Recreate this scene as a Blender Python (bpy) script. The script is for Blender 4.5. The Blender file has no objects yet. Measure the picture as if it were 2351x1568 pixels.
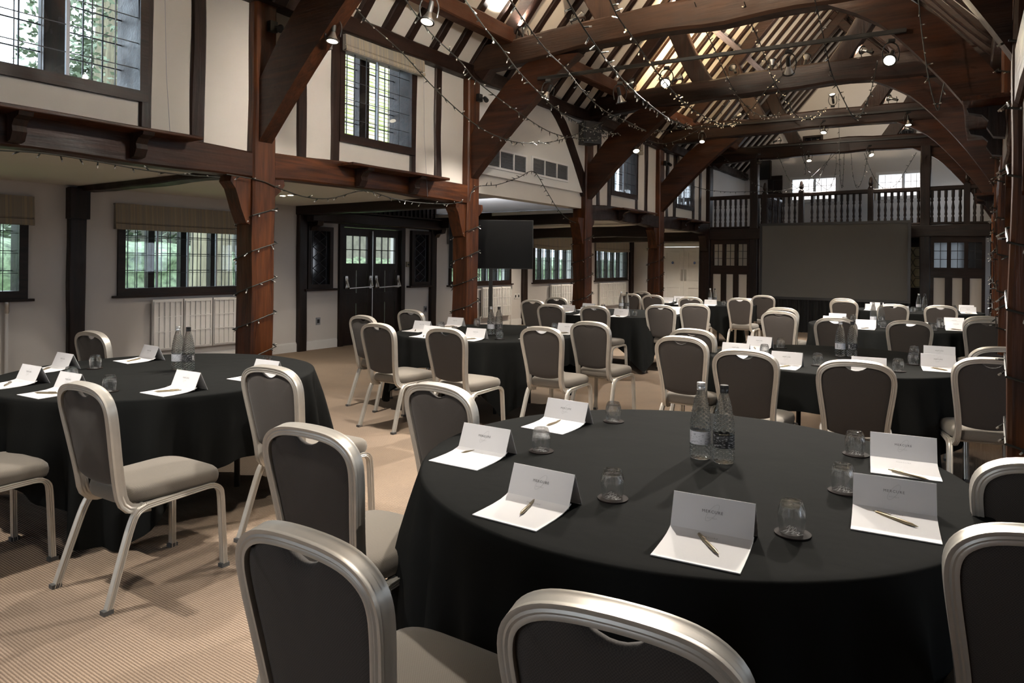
import bpy, math, random
from math import sin, cos, pi, radians, atan2, hypot
from mathutils import Vector as V, Matrix, noise

# ------------------------------------------------------------------ camera
F, CX, Y0, H, ROLL = 1590.0, 1175.5, 605.1, 1.445, 0.0101
YAW = math.atan((2259.6 - CX) / F)
S, C = sin(YAW), cos(YAW)
sc = bpy.context.scene
col = sc.collection
cd = bpy.data.cameras.new('camera'); cam = bpy.data.objects.new('camera', cd); col.objects.link(cam)
cd.sensor_fit = 'HORIZONTAL'; cd.sensor_width = 36; cd.lens = F / 2351 * 36
cd.shift_y = -(784 - Y0) / 2351; cd.clip_start = 0.02; cd.clip_end = 300
cam.matrix_world = (Matrix.Translation((0, 0, H)) @ Matrix.Rotation(YAW, 4, 'Z') @ Matrix.Rotation(pi / 2, 4, 'X')
                    @ Matrix.Rotation(ROLL, 4, 'Z'))
sc.camera = cam

# ------------------------------------------------------------------ world, exposure, daylight
sc.view_settings.view_transform = 'Standard'; sc.view_settings.look = 'None'
sc.view_settings.gamma = 1; sc.view_settings.use_curve_mapping = False
sc.view_settings.exposure = 1.5
SKY = 2.6
SPOT = 1.0
UPL = 5.4
w = bpy.data.worlds.new('overcast'); sc.world = w; w.use_nodes = True
bg = w.node_tree.nodes['Background']; bg.inputs[0].default_value = (0.84, 0.90, 1.0, 1); bg.inputs[1].default_value = SKY
cy = sc.cycles
cy.use_denoising = True; cy.use_adaptive_sampling = True; cy.adaptive_threshold = 0.03; cy.max_bounces = 7; cy.diffuse_bounces = 3; cy.glossy_bounces = 3
cy.transmission_bounces = 8; cy.transparent_max_bounces = 12; cy.caustics_reflective = False; cy.caustics_refractive = False
cy.sample_clamp_indirect = 4.0; cy.blur_glossy = 1.0


def ray(x, y):
    du, dv = x - CX, y - Y0
    u = du * cos(ROLL) + dv * sin(ROLL); v = -du * sin(ROLL) + dv * cos(ROLL)
    return V((-S * F + C * u, C * F + S * u, -v))
def onZ(x, y, z): d = ray(x, y); return V((0, 0, H)) + d * ((z - H) / d.z)
def onX(x, y, X): d = ray(x, y); return V((0, 0, H)) + d * (X / d.x)
def onY(x, y, Y): d = ray(x, y); return V((0, 0, H)) + d * (Y / d.y)

# ------------------------------------------------------------------ materials
def nodes(name):
    m = bpy.data.materials.new(name); m.use_nodes = True
    nt = m.node_tree; b = nt.nodes['Principled BSDF']
    return m, nt, b
def setp(b, **k):
    for a, v in k.items():
        b.inputs[a.replace('_', ' ')].default_value = v
def ramp(nt, fac, stops):
    r = nt.nodes.new('ShaderNodeValToRGB'); e = r.color_ramp.elements
    while len(e) < len(stops): e.new(0.5)
    for i, (p, c) in enumerate(stops): e[i].position = p; e[i].color = (*c, 1)
    nt.links.new(fac, r.inputs[0]); return r.outputs[0]
def tex(nt, scale, coord='Object', detail=4, sc3=(1, 1, 1), rough=0.55, dist=0):
    tc = nt.nodes.new('ShaderNodeTexCoord'); mp = nt.nodes.new('ShaderNodeMapping'); mp.inputs['Scale'].default_value = sc3
    n = nt.nodes.new('ShaderNodeTexNoise'); n.inputs['Scale'].default_value = scale; n.inputs['Detail'].default_value = detail
    n.inputs['Roughness'].default_value = rough; n.inputs['Distortion'].default_value = dist
    nt.links.new(tc.outputs[coord], mp.inputs[0]); nt.links.new(mp.outputs[0], n.inputs[0]); return n.outputs[0]
def bump(nt, b, h, strength=0.3, dist=0.01, prev=None):
    n = nt.nodes.new('ShaderNodeBump'); n.inputs['Strength'].default_value = strength; n.inputs['Distance'].default_value = dist
    nt.links.new(h, n.inputs['Height'])
    if prev: nt.links.new(prev, n.inputs['Normal'])
    nt.links.new(n.outputs[0], b.inputs['Normal']); return n.outputs[0]
def plain(name, c, rough=0.6, metal=0.0, var=0.0, scale=8, bmp=0.0, spec=0.5):
    m, nt, b = nodes(name); setp(b, Base_Color=(*c, 1), Roughness=rough, Metallic=metal)
    b.inputs['Specular IOR Level'].default_value = spec
    if var:
        f = tex(nt, scale)
        nt.links.new(ramp(nt, f, [(0.3, tuple(x * (1 - var) for x in c)), (0.7, tuple(min(1, x * (1 + var)) for x in c))]), b.inputs['Base Color'])
    if bmp: bump(nt, b, tex(nt, scale * 6, detail=3), bmp, 0.004)
    return m
def wood(name, dark, light, axis, rough=0.35, bmp=0.5, worn=None):
    m, nt, b = nodes(name)
    s3 = [9, 9, 9]; s3['XYZ'.index(axis)] = 0.7
    f = tex(nt, 2.2, sc3=s3, detail=6, dist=0.6)
    mid = tuple((a + c) / 2 for a, c in zip(dark, light))
    cc = ramp(nt, f, [(0.3, dark), (0.52, mid), (0.75, light)])
    if worn:
        g = tex(nt, 2.3, detail=5, rough=0.7); mx = nt.nodes.new('ShaderNodeMixRGB')
        nt.links.new(ramp(nt, g, [(0.62, (0, 0, 0)), (0.74, (1, 1, 1))]), mx.inputs[0]); nt.links.new(cc, mx.inputs[1])
        mx.inputs[2].default_value = (*worn, 1); cc = mx.outputs[0]
    b.inputs['Specular IOR Level'].default_value = 0.3
    nt.links.new(cc, b.inputs['Base Color'])
    nt.links.new(ramp(nt, tex(nt, 5, detail=3), [(0.3, (rough - .08,) * 3), (0.7, (rough + .16,) * 3)]), b.inputs['Roughness'])
    s4 = [26, 26, 26]; s4['XYZ'.index(axis)] = 1.5
    n1 = bump(nt, b, tex(nt, 2, sc3=s4, detail=4), bmp, 0.006)
    bump(nt, b, tex(nt, 5, detail=3), 0.25, 0.02, n1)
    return m
M = {}
for a in 'XYZ':
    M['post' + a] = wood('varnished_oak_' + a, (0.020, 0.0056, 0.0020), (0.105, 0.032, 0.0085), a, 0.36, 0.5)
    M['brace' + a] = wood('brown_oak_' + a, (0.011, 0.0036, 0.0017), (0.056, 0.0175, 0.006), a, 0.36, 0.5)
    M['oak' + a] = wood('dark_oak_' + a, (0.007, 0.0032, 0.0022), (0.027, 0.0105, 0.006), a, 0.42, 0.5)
    M['black' + a] = wood('black_oak_' + a, (0.008, 0.005, 0.0045), (0.026, 0.014, 0.010), a, 0.38, 0.35)
    M['pine' + a] = wood('stained_pine_' + a, (0.036, 0.012, 0.0055), (0.08, 0.028, 0.011), a, 0.5, 0.3)
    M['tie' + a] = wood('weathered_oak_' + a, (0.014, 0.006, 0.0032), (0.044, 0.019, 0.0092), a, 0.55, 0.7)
M['grey_oak'] = wood('bleached_oak', (0.12, 0.10, 0.11), (0.26, 0.22, 0.24), 'Y', 0.6, 0.5)
M['plaster'] = plain('cream_plaster', (0.60, 0.56, 0.505), 0.85, var=0.04, scale=1.5, bmp=0.12)
M['roof_plaster'] = plain('roof_plaster', (0.64, 0.59, 0.52), 0.85, var=0.05, scale=2, bmp=0.12)
M['white_wall'] = plain('white_wall_paint', (0.58, 0.55, 0.53), 0.8, var=0.03, scale=1.5, bmp=0.08)
M['ceiling'] = plain('ceiling_paint', (0.66, 0.65, 0.62), 0.85, var=0.03, scale=1.2)
M['white_gloss'] = plain('white_gloss_paint', (0.70, 0.69, 0.68), 0.35, var=0.02)
M['black_plastic'] = plain('black_plastic', (0.012, 0.012, 0.013), 0.4)
M['black_metal'] = plain('black_metal', (0.02, 0.019, 0.018), 0.45, 0.3)
M['lead'] = plain('lead_came', (0.05, 0.052, 0.058), 0.5, 0.4)
M['steel'] = plain('brushed_steel', (0.55, 0.54, 0.52), 0.3, 1.0)
M['alu'] = plain('champagne_aluminium', (0.56, 0.53, 0.48), 0.38, 0.45, var=0.05, scale=20)
M['foot'] = plain('grey_rubber', (0.08, 0.08, 0.08), 0.7)
M['paper'] = plain('white_paper', (0.80, 0.79, 0.80), 0.75)
M['ink'] = plain('grey_ink', (0.16, 0.16, 0.16), 0.7)
M['ink_light'] = plain('pale_grey_ink', (0.45, 0.45, 0.45), 0.7)
M['pen'] = plain('bronze_pen', (0.30, 0.25, 0.17), 0.3, 0.85)
M['coaster'] = plain('brown_leather_coaster', (0.014, 0.010, 0.009), 0.8, var=0.2, scale=60, spec=0.1)
M['logo_white'] = plain('white_print', (0.75, 0.75, 0.75), 0.6)
M['silver_cap'] = plain('silver_cap', (0.72, 0.72, 0.72), 0.25, 0.8)
M['black_cap'] = plain('black_cap', (0.015, 0.015, 0.016), 0.3)
M['tv'] = plain('television_glass', (0.003, 0.003, 0.004), 0.35, spec=0.15)
M['screen'] = plain('projection_fabric', (0.085, 0.083, 0.078), 0.7, var=0.02, scale=3, spec=0.3)
M['rubber_wire'] = plain('dark_green_wire', (0.012, 0.014, 0.012), 0.5)
M['leaf_dark'] = plain('hedge_leaves', (0.16, 0.21, 0.12), 0.7, var=0.7, scale=9, bmp=1.0)
M['conifer'] = plain('conifer_leaves', (0.15, 0.18, 0.12), 0.7, var=0.6, scale=4, bmp=1.0)
M['bark'] = wood('tree_bark', (0.14, 0.11, 0.08), (0.34, 0.30, 0.20), 'Z', 0.8, 1.0)
M['lawn'] = plain('lawn_grass', (0.11, 0.20, 0.05), 0.8, var=0.4, scale=3)
M['brick'] = plain('red_brick_wall', (0.34, 0.19, 0.13), 0.8, var=0.25, scale=12)
M['pale_render'] = plain('pale_pink_render', (0.72, 0.60, 0.54), 0.8, var=0.15, scale=6)
M['weathered'] = plain('weathered_grey_wall', (0.16, 0.15, 0.12), 0.9, var=0.3, scale=5)
M['paving'] = plain('pale_paving', (0.5, 0.48, 0.45), 0.8, var=0.1)
M['bead'] = plain('clear_bulb', (0.38, 0.37, 0.34), 0.15)
M['blue_sign'] = plain('blue_sign', (0.03, 0.12, 0.42), 0.4)
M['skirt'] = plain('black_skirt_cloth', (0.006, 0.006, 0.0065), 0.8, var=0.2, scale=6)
M['amber_glass'] = plain('amber_obscure_glass', (0.45, 0.40, 0.24), 0.3, var=0.15, scale=12)

def emit(name, c, s):
    m, nt, b = nodes(name); b.inputs['Emission Color'].default_value = (*c, 1); b.inputs['Emission Strength'].default_value = s
    setp(b, Base_Color=(*c, 1)); return m
M['lamp_on'] = emit('lit_lamp_face', (1.0, 0.80, 0.50), 40)
M['lamp_dim'] = emit('dim_lamp_face', (1.0, 0.84, 0.6), 5)
M['down_on'] = emit('downlight_face', (1.0, 0.85, 0.62), 14)
M['bead_lit'] = emit('glowing_bulb', (1.0, 0.82, 0.55), 0.15)

def glassy(name, tint, ior, mix, rough=0.0):
    m = bpy.data.materials.new(name); m.use_nodes = True; nt = m.node_tree; nt.nodes.clear()
    o = nt.nodes.new('ShaderNodeOutputMaterial'); g = nt.nodes.new('ShaderNodeBsdfGlass'); t = nt.nodes.new('ShaderNodeBsdfTransparent')
    g.inputs['Color'].default_value = (*tint, 1); g.inputs['IOR'].default_value = ior; g.inputs['Roughness'].default_value = rough
    x = nt.nodes.new('ShaderNodeMixShader'); x.inputs[0].default_value = mix
    nt.links.new(t.outputs[0], x.inputs[1]); nt.links.new(g.outputs[0], x.inputs[2]); nt.links.new(x.outputs[0], o.inputs[0]); return m
M['bottle_glass'] = glassy('bottle_glass', (0.97, 1.0, 0.995), 1.33, 0.6)
M['tumbler_glass'] = glassy('tumbler_glass', (0.99, 1.0, 1.0), 1.45, 0.5)
def pane_mat():
    m = bpy.data.materials.new('window_glass'); m.use_nodes = True; nt = m.node_tree; nt.nodes.clear()
    o = nt.nodes.new('ShaderNodeOutputMaterial'); g = nt.nodes.new('ShaderNodeBsdfGlossy'); t = nt.nodes.new('ShaderNodeBsdfTransparent')
    g.inputs['Roughness'].default_value = 0.02; t.inputs[0].default_value = (0.93, 0.96, 0.97, 1)
    lw = nt.nodes.new('ShaderNodeLayerWeight'); lw.inputs[0].default_value = 0.5
    pw = nt.nodes.new('ShaderNodeMath'); pw.operation = 'POWER'; pw.inputs[1].default_value = 5; nt.links.new(lw.outputs['Facing'], pw.inputs[0])
    f = nt.nodes.new('ShaderNodeMath'); f.operation = 'MULTIPLY_ADD'; f.inputs[1].default_value = 0.5; f.inputs[2].default_value = 0.025; nt.links.new(pw.outputs[0], f.inputs[0])
    x = nt.nodes.new('ShaderNodeMixShader')
    nt.links.new(f.outputs[0], x.inputs[0]); nt.links.new(t.outputs[0], x.inputs[1]); nt.links.new(g.outputs[0], x.inputs[2]); nt.links.new(x.outputs[0], o.inputs[0]); return m
M['pane'] = pane_mat()
M['dark_pane'] = plain('dark_leaded_glass', (0.012, 0.013, 0.016), 0.06)

def carpet():
    m, nt, b = nodes('ribbed_carpet'); setp(b, Roughness=0.95); b.inputs['Specular IOR Level'].default_value = 0.15
    tc = nt.nodes.new('ShaderNodeTexCoord')
    wv = nt.nodes.new('ShaderNodeTexWave'); wv.bands_direction = 'Y'; wv.inputs['Scale'].default_value = 28; wv.inputs['Distortion'].default_value = 1.2
    wv.inputs['Detail'].default_value = 2; wv.inputs['Detail Scale'].default_value = 6
    wx = nt.nodes.new('ShaderNodeTexWave'); wx.bands_direction = 'X'; wx.inputs['Scale'].default_value = 36; wx.inputs['Distortion'].default_value = 1.5
    nt.links.new(tc.outputs['Object'], wv.inputs[0]); nt.links.new(tc.outputs['Object'], wx.inputs[0])
    mx = nt.nodes.new('ShaderNodeMath'); mx.operation = 'MULTIPLY_ADD'; mx.inputs[1].default_value = 0.35
    nt.links.new(wx.outputs[1], mx.inputs[0]); nt.links.new(wv.outputs[1], mx.inputs[2])
    c1 = ramp(nt, mx.outputs[0], [(0.15, (0.165, 0.120, 0.088)), (0.9, (0.33, 0.258, 0.195))])
    big = tex(nt, 1.3, detail=5)
    m2 = nt.nodes.new('ShaderNodeMixRGB'); m2.blend_type = 'MULTIPLY'; m2.inputs[0].default_value = 1
    nt.links.new(c1, m2.inputs[1]); nt.links.new(ramp(nt, big, [(0.3, (0.86, 0.86, 0.88)), (0.7, (1.08, 1.06, 1.03))]), m2.inputs[2])
    nt.links.new(m2.outputs[0], b.inputs['Base Color'])
    bump(nt, b, mx.outputs[0], 0.6, 0.004); return m
M['carpet'] = carpet()

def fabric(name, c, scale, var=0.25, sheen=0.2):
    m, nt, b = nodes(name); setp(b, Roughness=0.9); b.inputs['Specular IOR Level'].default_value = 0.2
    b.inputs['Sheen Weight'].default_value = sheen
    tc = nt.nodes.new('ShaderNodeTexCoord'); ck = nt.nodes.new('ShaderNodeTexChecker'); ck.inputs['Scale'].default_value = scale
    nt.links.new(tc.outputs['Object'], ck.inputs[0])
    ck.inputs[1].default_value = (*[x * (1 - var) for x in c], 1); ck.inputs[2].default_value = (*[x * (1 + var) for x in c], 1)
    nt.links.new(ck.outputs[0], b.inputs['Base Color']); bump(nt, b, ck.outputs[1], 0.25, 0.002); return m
M['seat_fabric'] = fabric('seat_fabric_painted_lit', (0.185, 0.165, 0.140), 340, 0.16)  # same upholstery as the backs, light from above painted into a paler tone
M['back_fabric'] = fabric('back_fabric_painted_shaded', (0.062, 0.054, 0.049), 340, 0.16)  # same upholstery as the seats, shade painted into a darker tone

def cloth():
    m, nt, b = nodes('black_tablecloth'); setp(b, Base_Color=(0.0134, 0.0140, 0.0138, 1), Roughness=0.9)
    b.inputs['Specular IOR Level'].default_value = 0.02; b.inputs['Sheen Weight'].default_value = 0.0; b.inputs['Sheen Roughness'].default_value = 0.4
    tc = nt.nodes.new('ShaderNodeTexCoord'); sx = nt.nodes.new('ShaderNodeSeparateXYZ'); nt.links.new(tc.outputs['Object'], sx.inputs[0])
    acc = None
    for ax in (0, 1):
        for off in (0.0, 0.58, -0.58):
            a = nt.nodes.new('ShaderNodeMath'); a.operation = 'SUBTRACT'; a.inputs[1].default_value = off; nt.links.new(sx.outputs[ax], a.inputs[0])
            b2 = nt.nodes.new('ShaderNodeMath'); b2.operation = 'ABSOLUTE'; nt.links.new(a.outputs[0], b2.inputs[0])
            c2 = nt.nodes.new('ShaderNodeMath'); c2.operation = 'LESS_THAN'; c2.inputs[1].default_value = 0.006; nt.links.new(b2.outputs[0], c2.inputs[0])
            if acc:
                d2 = nt.nodes.new('ShaderNodeMath'); d2.operation = 'MAXIMUM'; nt.links.new(acc, d2.inputs[0]); nt.links.new(c2.outputs[0], d2.inputs[1]); acc = d2.outputs[0]
            else: acc = c2.outputs[0]
    n1 = bump(nt, b, acc, 0.5, 0.006)
    n2 = bump(nt, b, tex(nt, 3.5, detail=3), 0.35, 0.02, n1)
    bump(nt, b, tex(nt, 420, detail=1), 0.2, 0.001, n2); return m
M['cloth'] = cloth()

def blind():
    m, nt, b = nodes('striped_blind_fabric'); setp(b, Roughness=0.9)
    tc = nt.nodes.new('ShaderNodeTexCoord'); mp = nt.nodes.new('ShaderNodeMapping'); mp.inputs['Scale'].default_value = (0, 5, 0.0)
    n = nt.nodes.new('ShaderNodeTexNoise'); n.inputs['Scale'].default_value = 4; n.inputs['Detail'].default_value = 4; n.inputs['Roughness'].default_value = 0.7
    nt.links.new(tc.outputs['Object'], mp.inputs[0]); nt.links.new(mp.outputs[0], n.inputs[0])
    nt.links.new(ramp(nt, n.outputs[0], [(0.3, (0.22, 0.175, 0.135)), (0.42, (0.33, 0.27, 0.19)), (0.5, (0.24, 0.22, 0.195)), (0.58, (0.37, 0.30, 0.21)), (0.72, (0.26, 0.235, 0.20))]), b.inputs['Base Color'])
    return m
M['blind'] = blind()
def mossy():
    m, nt, b = nodes('mossy_clay_tiles'); setp(b, Roughness=0.9)
    f = tex(nt, 2.0, detail=8, rough=0.75)
    nt.links.new(ramp(nt, f, [(0.36, (0.60, 0.40, 0.32)), (0.46, (0.46, 0.40, 0.28)), (0.55, (0.42, 0.46, 0.16)), (0.75, (0.27, 0.34, 0.10))]), b.inputs['Base Color']); return m
M['moss'] = mossy()
def bottle_label(name, ground, inkc):
    m, nt, b = nodes(name); setp(b, Roughness=0.45)
    tc = nt.nodes.new('ShaderNodeTexCoord'); mp = nt.nodes.new('ShaderNodeMapping'); mp.inputs['Scale'].default_value = (60, 60, 260)
    n = nt.nodes.new('ShaderNodeTexNoise'); n.inputs['Scale'].default_value = 1.6; n.inputs['Detail'].default_value = 2
    nt.links.new(tc.outputs['Object'], mp.inputs[0]); nt.links.new(mp.outputs[0], n.inputs[0])
    nt.links.new(ramp(nt, n.outputs[0], [(0.55, ground), (0.62, inkc)]), b.inputs['Base Color']); return m
M['label_silver'] = bottle_label('silver_bottle_label', (0.55, 0.56, 0.60), (0.28, 0.29, 0.32))
M['label_black'] = bottle_label('black_bottle_label', (0.012, 0.012, 0.013), (0.30, 0.30, 0.30))

# ------------------------------------------------------------------ mesh building
class MB:
    def __init__(s): s.v = []; s.f = []
    def add(s, vs, fs):
        n = len(s.v); s.v += [tuple(p) for p in vs]; s.f += [tuple(i + n for i in f) for f in fs]; return s
    def box(s, a, b):
        x0, y0, z0 = a; x1, y1, z1 = b
        return s.add([(x0, y0, z0), (x1, y0, z0), (x1, y1, z0), (x0, y1, z0), (x0, y0, z1), (x1, y0, z1), (x1, y1, z1), (x0, y1, z1)],
                     [(0, 3, 2, 1), (4, 5, 6, 7), (0, 1, 5, 4), (1, 2, 6, 5), (2, 3, 7, 6), (3, 0, 4, 7)])
    def beam(s, p0, p1, wd, ht, up=(0, 0, 1), seg=8, rough=0.008, camber=0.0, ch=0.015, seed=0, taper=1.0):
        p0, p1 = V(p0), V(p1); d = (p1 - p0).normalized(); sd = d.cross(V(up)).normalized(); u = sd.cross(d)
        ch = min(ch, wd / 3, ht / 3); rings = []
        for i in range(seg + 1):
            t = i / seg; c = p0.lerp(p1, t) + u * (camber * sin(pi * t))
            k = 1 + (taper - 1) * t
            def nz(q): return noise.noise(V((t * (p1 - p0).length * 1.3, seed * 7.3 + q * 3.1, seed))) * rough * 2
            hw0, hw1, hh0, hh1 = wd / 2 * k + nz(1), wd / 2 * k + nz(2), ht / 2 * k + nz(3), ht / 2 * k + nz(4)
            pts = [(-hw0 + ch, -hh0), (hw1 - ch, -hh0), (hw1, -hh0 + ch), (hw1, hh1 - ch), (hw1 - ch, hh1), (-hw0 + ch, hh1), (-hw0, hh1 - ch), (-hw0, -hh0 + ch)]
            rings.append([c + sd * a + u * b for a, b in pts])
        s.rings(rings, True); return s
    def rings(s, rings, caps=True, closed=True):
        n = len(rings[0]); vs = [p for r in rings for p in r]; fs = []
        for i in range(len(rings) - 1):
            for j in range(n if closed else n - 1):
                k = (j + 1) % n; fs.append((i * n + j, i * n + k, (i + 1) * n + k, (i + 1) * n + j))
        if caps:
            fs.append(tuple(range(n - 1, -1, -1))); m = (len(rings) - 1) * n; fs.append(tuple(m + j for j in range(n)))
        return s.add(vs, fs)
    def sweep(s, path, prof, ref, caps=True):
        path = [V(p) for p in path]; ref = V(ref); R = []
        for i, p in enumerate(path):
            t = (path[min(i + 1, len(path) - 1)] - path[max(i - 1, 0)]).normalized()
            sd = t.cross(ref)
            if sd.length < 1e-4: sd = t.orthogonal()
            sd.normalize(); u = sd.cross(t); R.append([p + sd * a + u * b for a, b in prof])
        return s.rings(R, caps)
    def tube(s, path, r, n=6, caps=True):
        return s.sweep(path, [(r * cos(2 * pi * k / n), r * sin(2 * pi * k / n)) for k in range(n)], (0.31, 0.17, 0.93), caps)
    def lathe(s, prof, n=20, c=(0, 0, 0), rf=None, caps=True):
        R = []
        for r, z in prof:
            R.append([(c[0] + (r + (rf(k, z) if rf else 0)) * cos(2 * pi * k / n), c[1] + (r + (rf(k, z) if rf else 0)) * sin(2 * pi * k / n), c[2] + z) for k in range(n)])
        return s.rings(R, caps)
    def prism(s, poly, a, b, axis):   # poly 2D extruded between a and b along axis
        def mk(p, h): return {'X': (h, p[0], p[1]), 'Y': (p[0], h, p[1]), 'Z': (p[0], p[1], h)}[axis]
        return s.rings([[mk(p, a) for p in poly], [mk(p, b) for p in poly]], True)
    def mesh(s, name, mat=None, smooth=False, bevel=0):
        me = bpy.data.meshes.new(name); me.from_pydata(s.v, [], s.f); me.validate()
        import bmesh
        bm = bmesh.new(); bm.from_mesh(me); bmesh.ops.recalc_face_normals(bm, faces=bm.faces); bm.to_mesh(me); bm.free()
        if mat: me.materials.append(M[mat] if isinstance(mat, str) else mat)
        if smooth:
            me.polygons.foreach_set('use_smooth', [True] * len(me.polygons))
            if smooth != 'all': me.set_sharp_from_angle(angle=radians(38))
        me.update(); return me
def link(name, me, parent=None, loc=None, rot=None):
    o = bpy.data.objects.new(name, me); col.objects.link(o)
    if parent: o.parent = parent
    if loc is not None: o.location = loc
    if rot is not None: o.rotation_euler = rot
    return o
def obj(name, mb, mat, parent=None, smooth=False): return link(name, mb.mesh(name, mat, smooth), parent)
def tag(o, label=None, cat=None, group=None, kind=None):
    for k, v in (('label', label), ('category', cat), ('group', group), ('kind', kind)):
        if v: o[k] = v
    return o
def thing(name, label, cat, loc=(0, 0, 0), rz=0, group=None):
    o = link(name, None, None, loc, (0, 0, rz)); o.empty_display_size = 0.1; return tag(o, label, cat, group)
def struct(name, mb, mat, parent=None, smooth=False, label=None):
    o = obj(name, mb, mat, parent, smooth)
    if not parent: tag(o, label, None, None, 'structure')
    return o
def copy_tree(o, parent=None):
    c = o.copy(); col.objects.link(c); c.parent = parent
    for ch in list(o.children): copy_tree(ch, c)
    return c
def text_mesh(body, size, mat, spacing=1.0):
    cu = bpy.data.curves.new('lettering', 'FONT'); cu.body = body; cu.size = size; cu.align_x = 'CENTER'; cu.align_y = 'CENTER'; cu.space_character = spacing; cu.resolution_u = 2
    o = bpy.data.objects.new('lettering', cu); col.objects.link(o); dg = bpy.context.evaluated_depsgraph_get()
    me = bpy.data.meshes.new_from_object(o.evaluated_get(dg)); bpy.data.objects.remove(o); bpy.data.curves.remove(cu)
    me.materials.clear(); me.materials.append(M[mat]); return me
def crom(pts, n=4):
    pts = [V(p) for p in pts]; out = []
    for i in range(len(pts) - 1):
        a, b, c, d = pts[max(i - 1, 0)], pts[i], pts[i + 1], pts[min(i + 2, len(pts) - 1)]
        for k in range(n):
            t = k / n; out.append(0.5 * ((2 * b) + (c - a) * t + (2 * a - 5 * b + 4 * c - d) * t * t + (3 * b - a - 3 * c + d) * t ** 3))
    out.append(pts[-1]); return out

# ------------------------------------------------------------------ measures of the hall
XL, XR = -5.60, 0.10             # nave faces of the two rows of posts
XO = -9.10                       # outer wall of the left aisle
XRO = 3.6                        # outer wall of the right aisle
BAY = [0.73, 3.95, 7.18, 10.44, 13.67, 16.85, 20.0]
YB = -2.6                        # wall behind the viewpoint
PW, PD = 0.27, 0.245             # post size
RIDGE = V((-2.75, 0, 7.32)); EAVE = 3.92
SL = (RIDGE.z - EAVE) / (RIDGE.x - (XL - 0.14))
ZC = 2.33                        # aisle ceiling

def wall(name, axis, p, thick, u0, u1, z0, z1, holes, mat, kind=True, parent=None):
    """plane at axis=p, body extends by thick (signed); holes are (u0,u1,z0,z1)"""
    us = sorted({u0, u1, *[h[0] for h in holes], *[h[1] for h in holes]}); zs = sorted({z0, z1, *[h[2] for h in holes], *[h[3] for h in holes]})
    us = [u for u in us if u0 <= u <= u1]; zs = [z for z in zs if z0 <= z <= z1]
    nu, nz = len(us) - 1, len(zs) - 1
    solid = [[not any(h[0] <= (us[i] + us[i + 1]) / 2 <= h[1] and h[2] <= (zs[j] + zs[j + 1]) / 2 <= h[3] for h in holes) for j in range(nz)] for i in range(nu)]
    mb = MB(); idx = {}
    def vt(i, j, k):
        q = (i, j, k)
        if q not in idx:
            c = p + thick * k; idx[q] = len(mb.v); mb.v.append((c, us[i], zs[j]) if axis == 'X' else (us[i], c, zs[j]))
        return idx[q]
    def so(i, j): return 0 <= i < nu and 0 <= j < nz and solid[i][j]
    for i in range(nu):
        for j in range(nz):
            if not so(i, j): continue
            for k in (0, 1): mb.f.append((vt(i, j, k), vt(i + 1, j, k), vt(i + 1, j + 1, k), vt(i, j + 1, k)))
            for di, dj, a, b in ((-1, 0, (i, j), (i, j + 1)), (1, 0, (i + 1, j), (i + 1, j + 1)), (0, -1, (i, j), (i + 1, j)), (0, 1, (i, j + 1), (i + 1, j + 1))):
                if not so(i + di, j + dj): mb.f.append((vt(*a, 0), vt(*b, 0), vt(*b, 1), vt(*a, 1)))
    return struct(name, mb, mat, parent)

# ------------------------------------------------------------------ floor, ceilings, walls
fl = MB().box((XO - 0.3, YB - 0.3, -0.08), (XRO + 0.3, 20.3, 0.0)); struct('floor', fl, 'carpet')

UPW = [b + 1.11 for b in (BAY[0], BAY[1], BAY[3], BAY[4])]            # left edges of the upper windows
def upper_holes(): return [(y, y + 1.14, 2.78, 3.90) for y in UPW]
wl = wall('wall_left', 'X', XL - 0.10, -0.20, YB, 16.98, 2.40, 3.94, upper_holes(), 'plaster')
wr = wall('wall_right', 'X', XR + 0.10, 0.20, YB, 16.98, 2.40, 3.94, [(y, y + 1.14, 2.78, 3.90) for y in UPW] + [(BAY[2] + 1.11, BAY[2] + 2.25, 2.78, 3.90)], 'plaster')

AW = [(1.55, 3.42, 4), (4.46, 6.32, 4), (11.05, 13.26, 5), (14.27, 16.38, 5), (17.52, 19.62, 5)]   # aisle windows y0, y1, lights
wo = wall('wall_outer_left', 'X', XO, -0.25, YB, 20.2, 0, 2.75, [(a, b, 1.02, 2.06) for a, b, _ in AW] + [(8.16, 9.60, 0, 2.05)], 'white_wall')
wall('wall_outer_right', 'X', XRO, 0.25, YB, 20.2, 0, 2.75, [(a, b, 1.02, 2.06) for a, b, _ in AW], 'white_wall')
wall('wall_back', 'Y', YB, -0.2, XO, XRO, 0, 7.6, [(-4.6, -3.4, 1.0, 2.6), (-2.0, -0.8, 1.0, 2.6)], 'white_wall')  # both window openings are unseen, added to let in daylight from behind
# end wall of the hall with gallery windows
ew = wall('wall_front', 'Y', 20.0, 0.25, XO, XRO, 0, 7.6, [(-4.40, -3.22, 3.22, 3.86), (-2.30, -1.12, 3.22, 3.86), (-7.95 - 0.15, -6.75, 0, 2.0), (-4.08, -3.61, 4.62, 4.96), (-1.93, -1.46, 4.62, 4.96)], 'white_wall')
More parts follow.
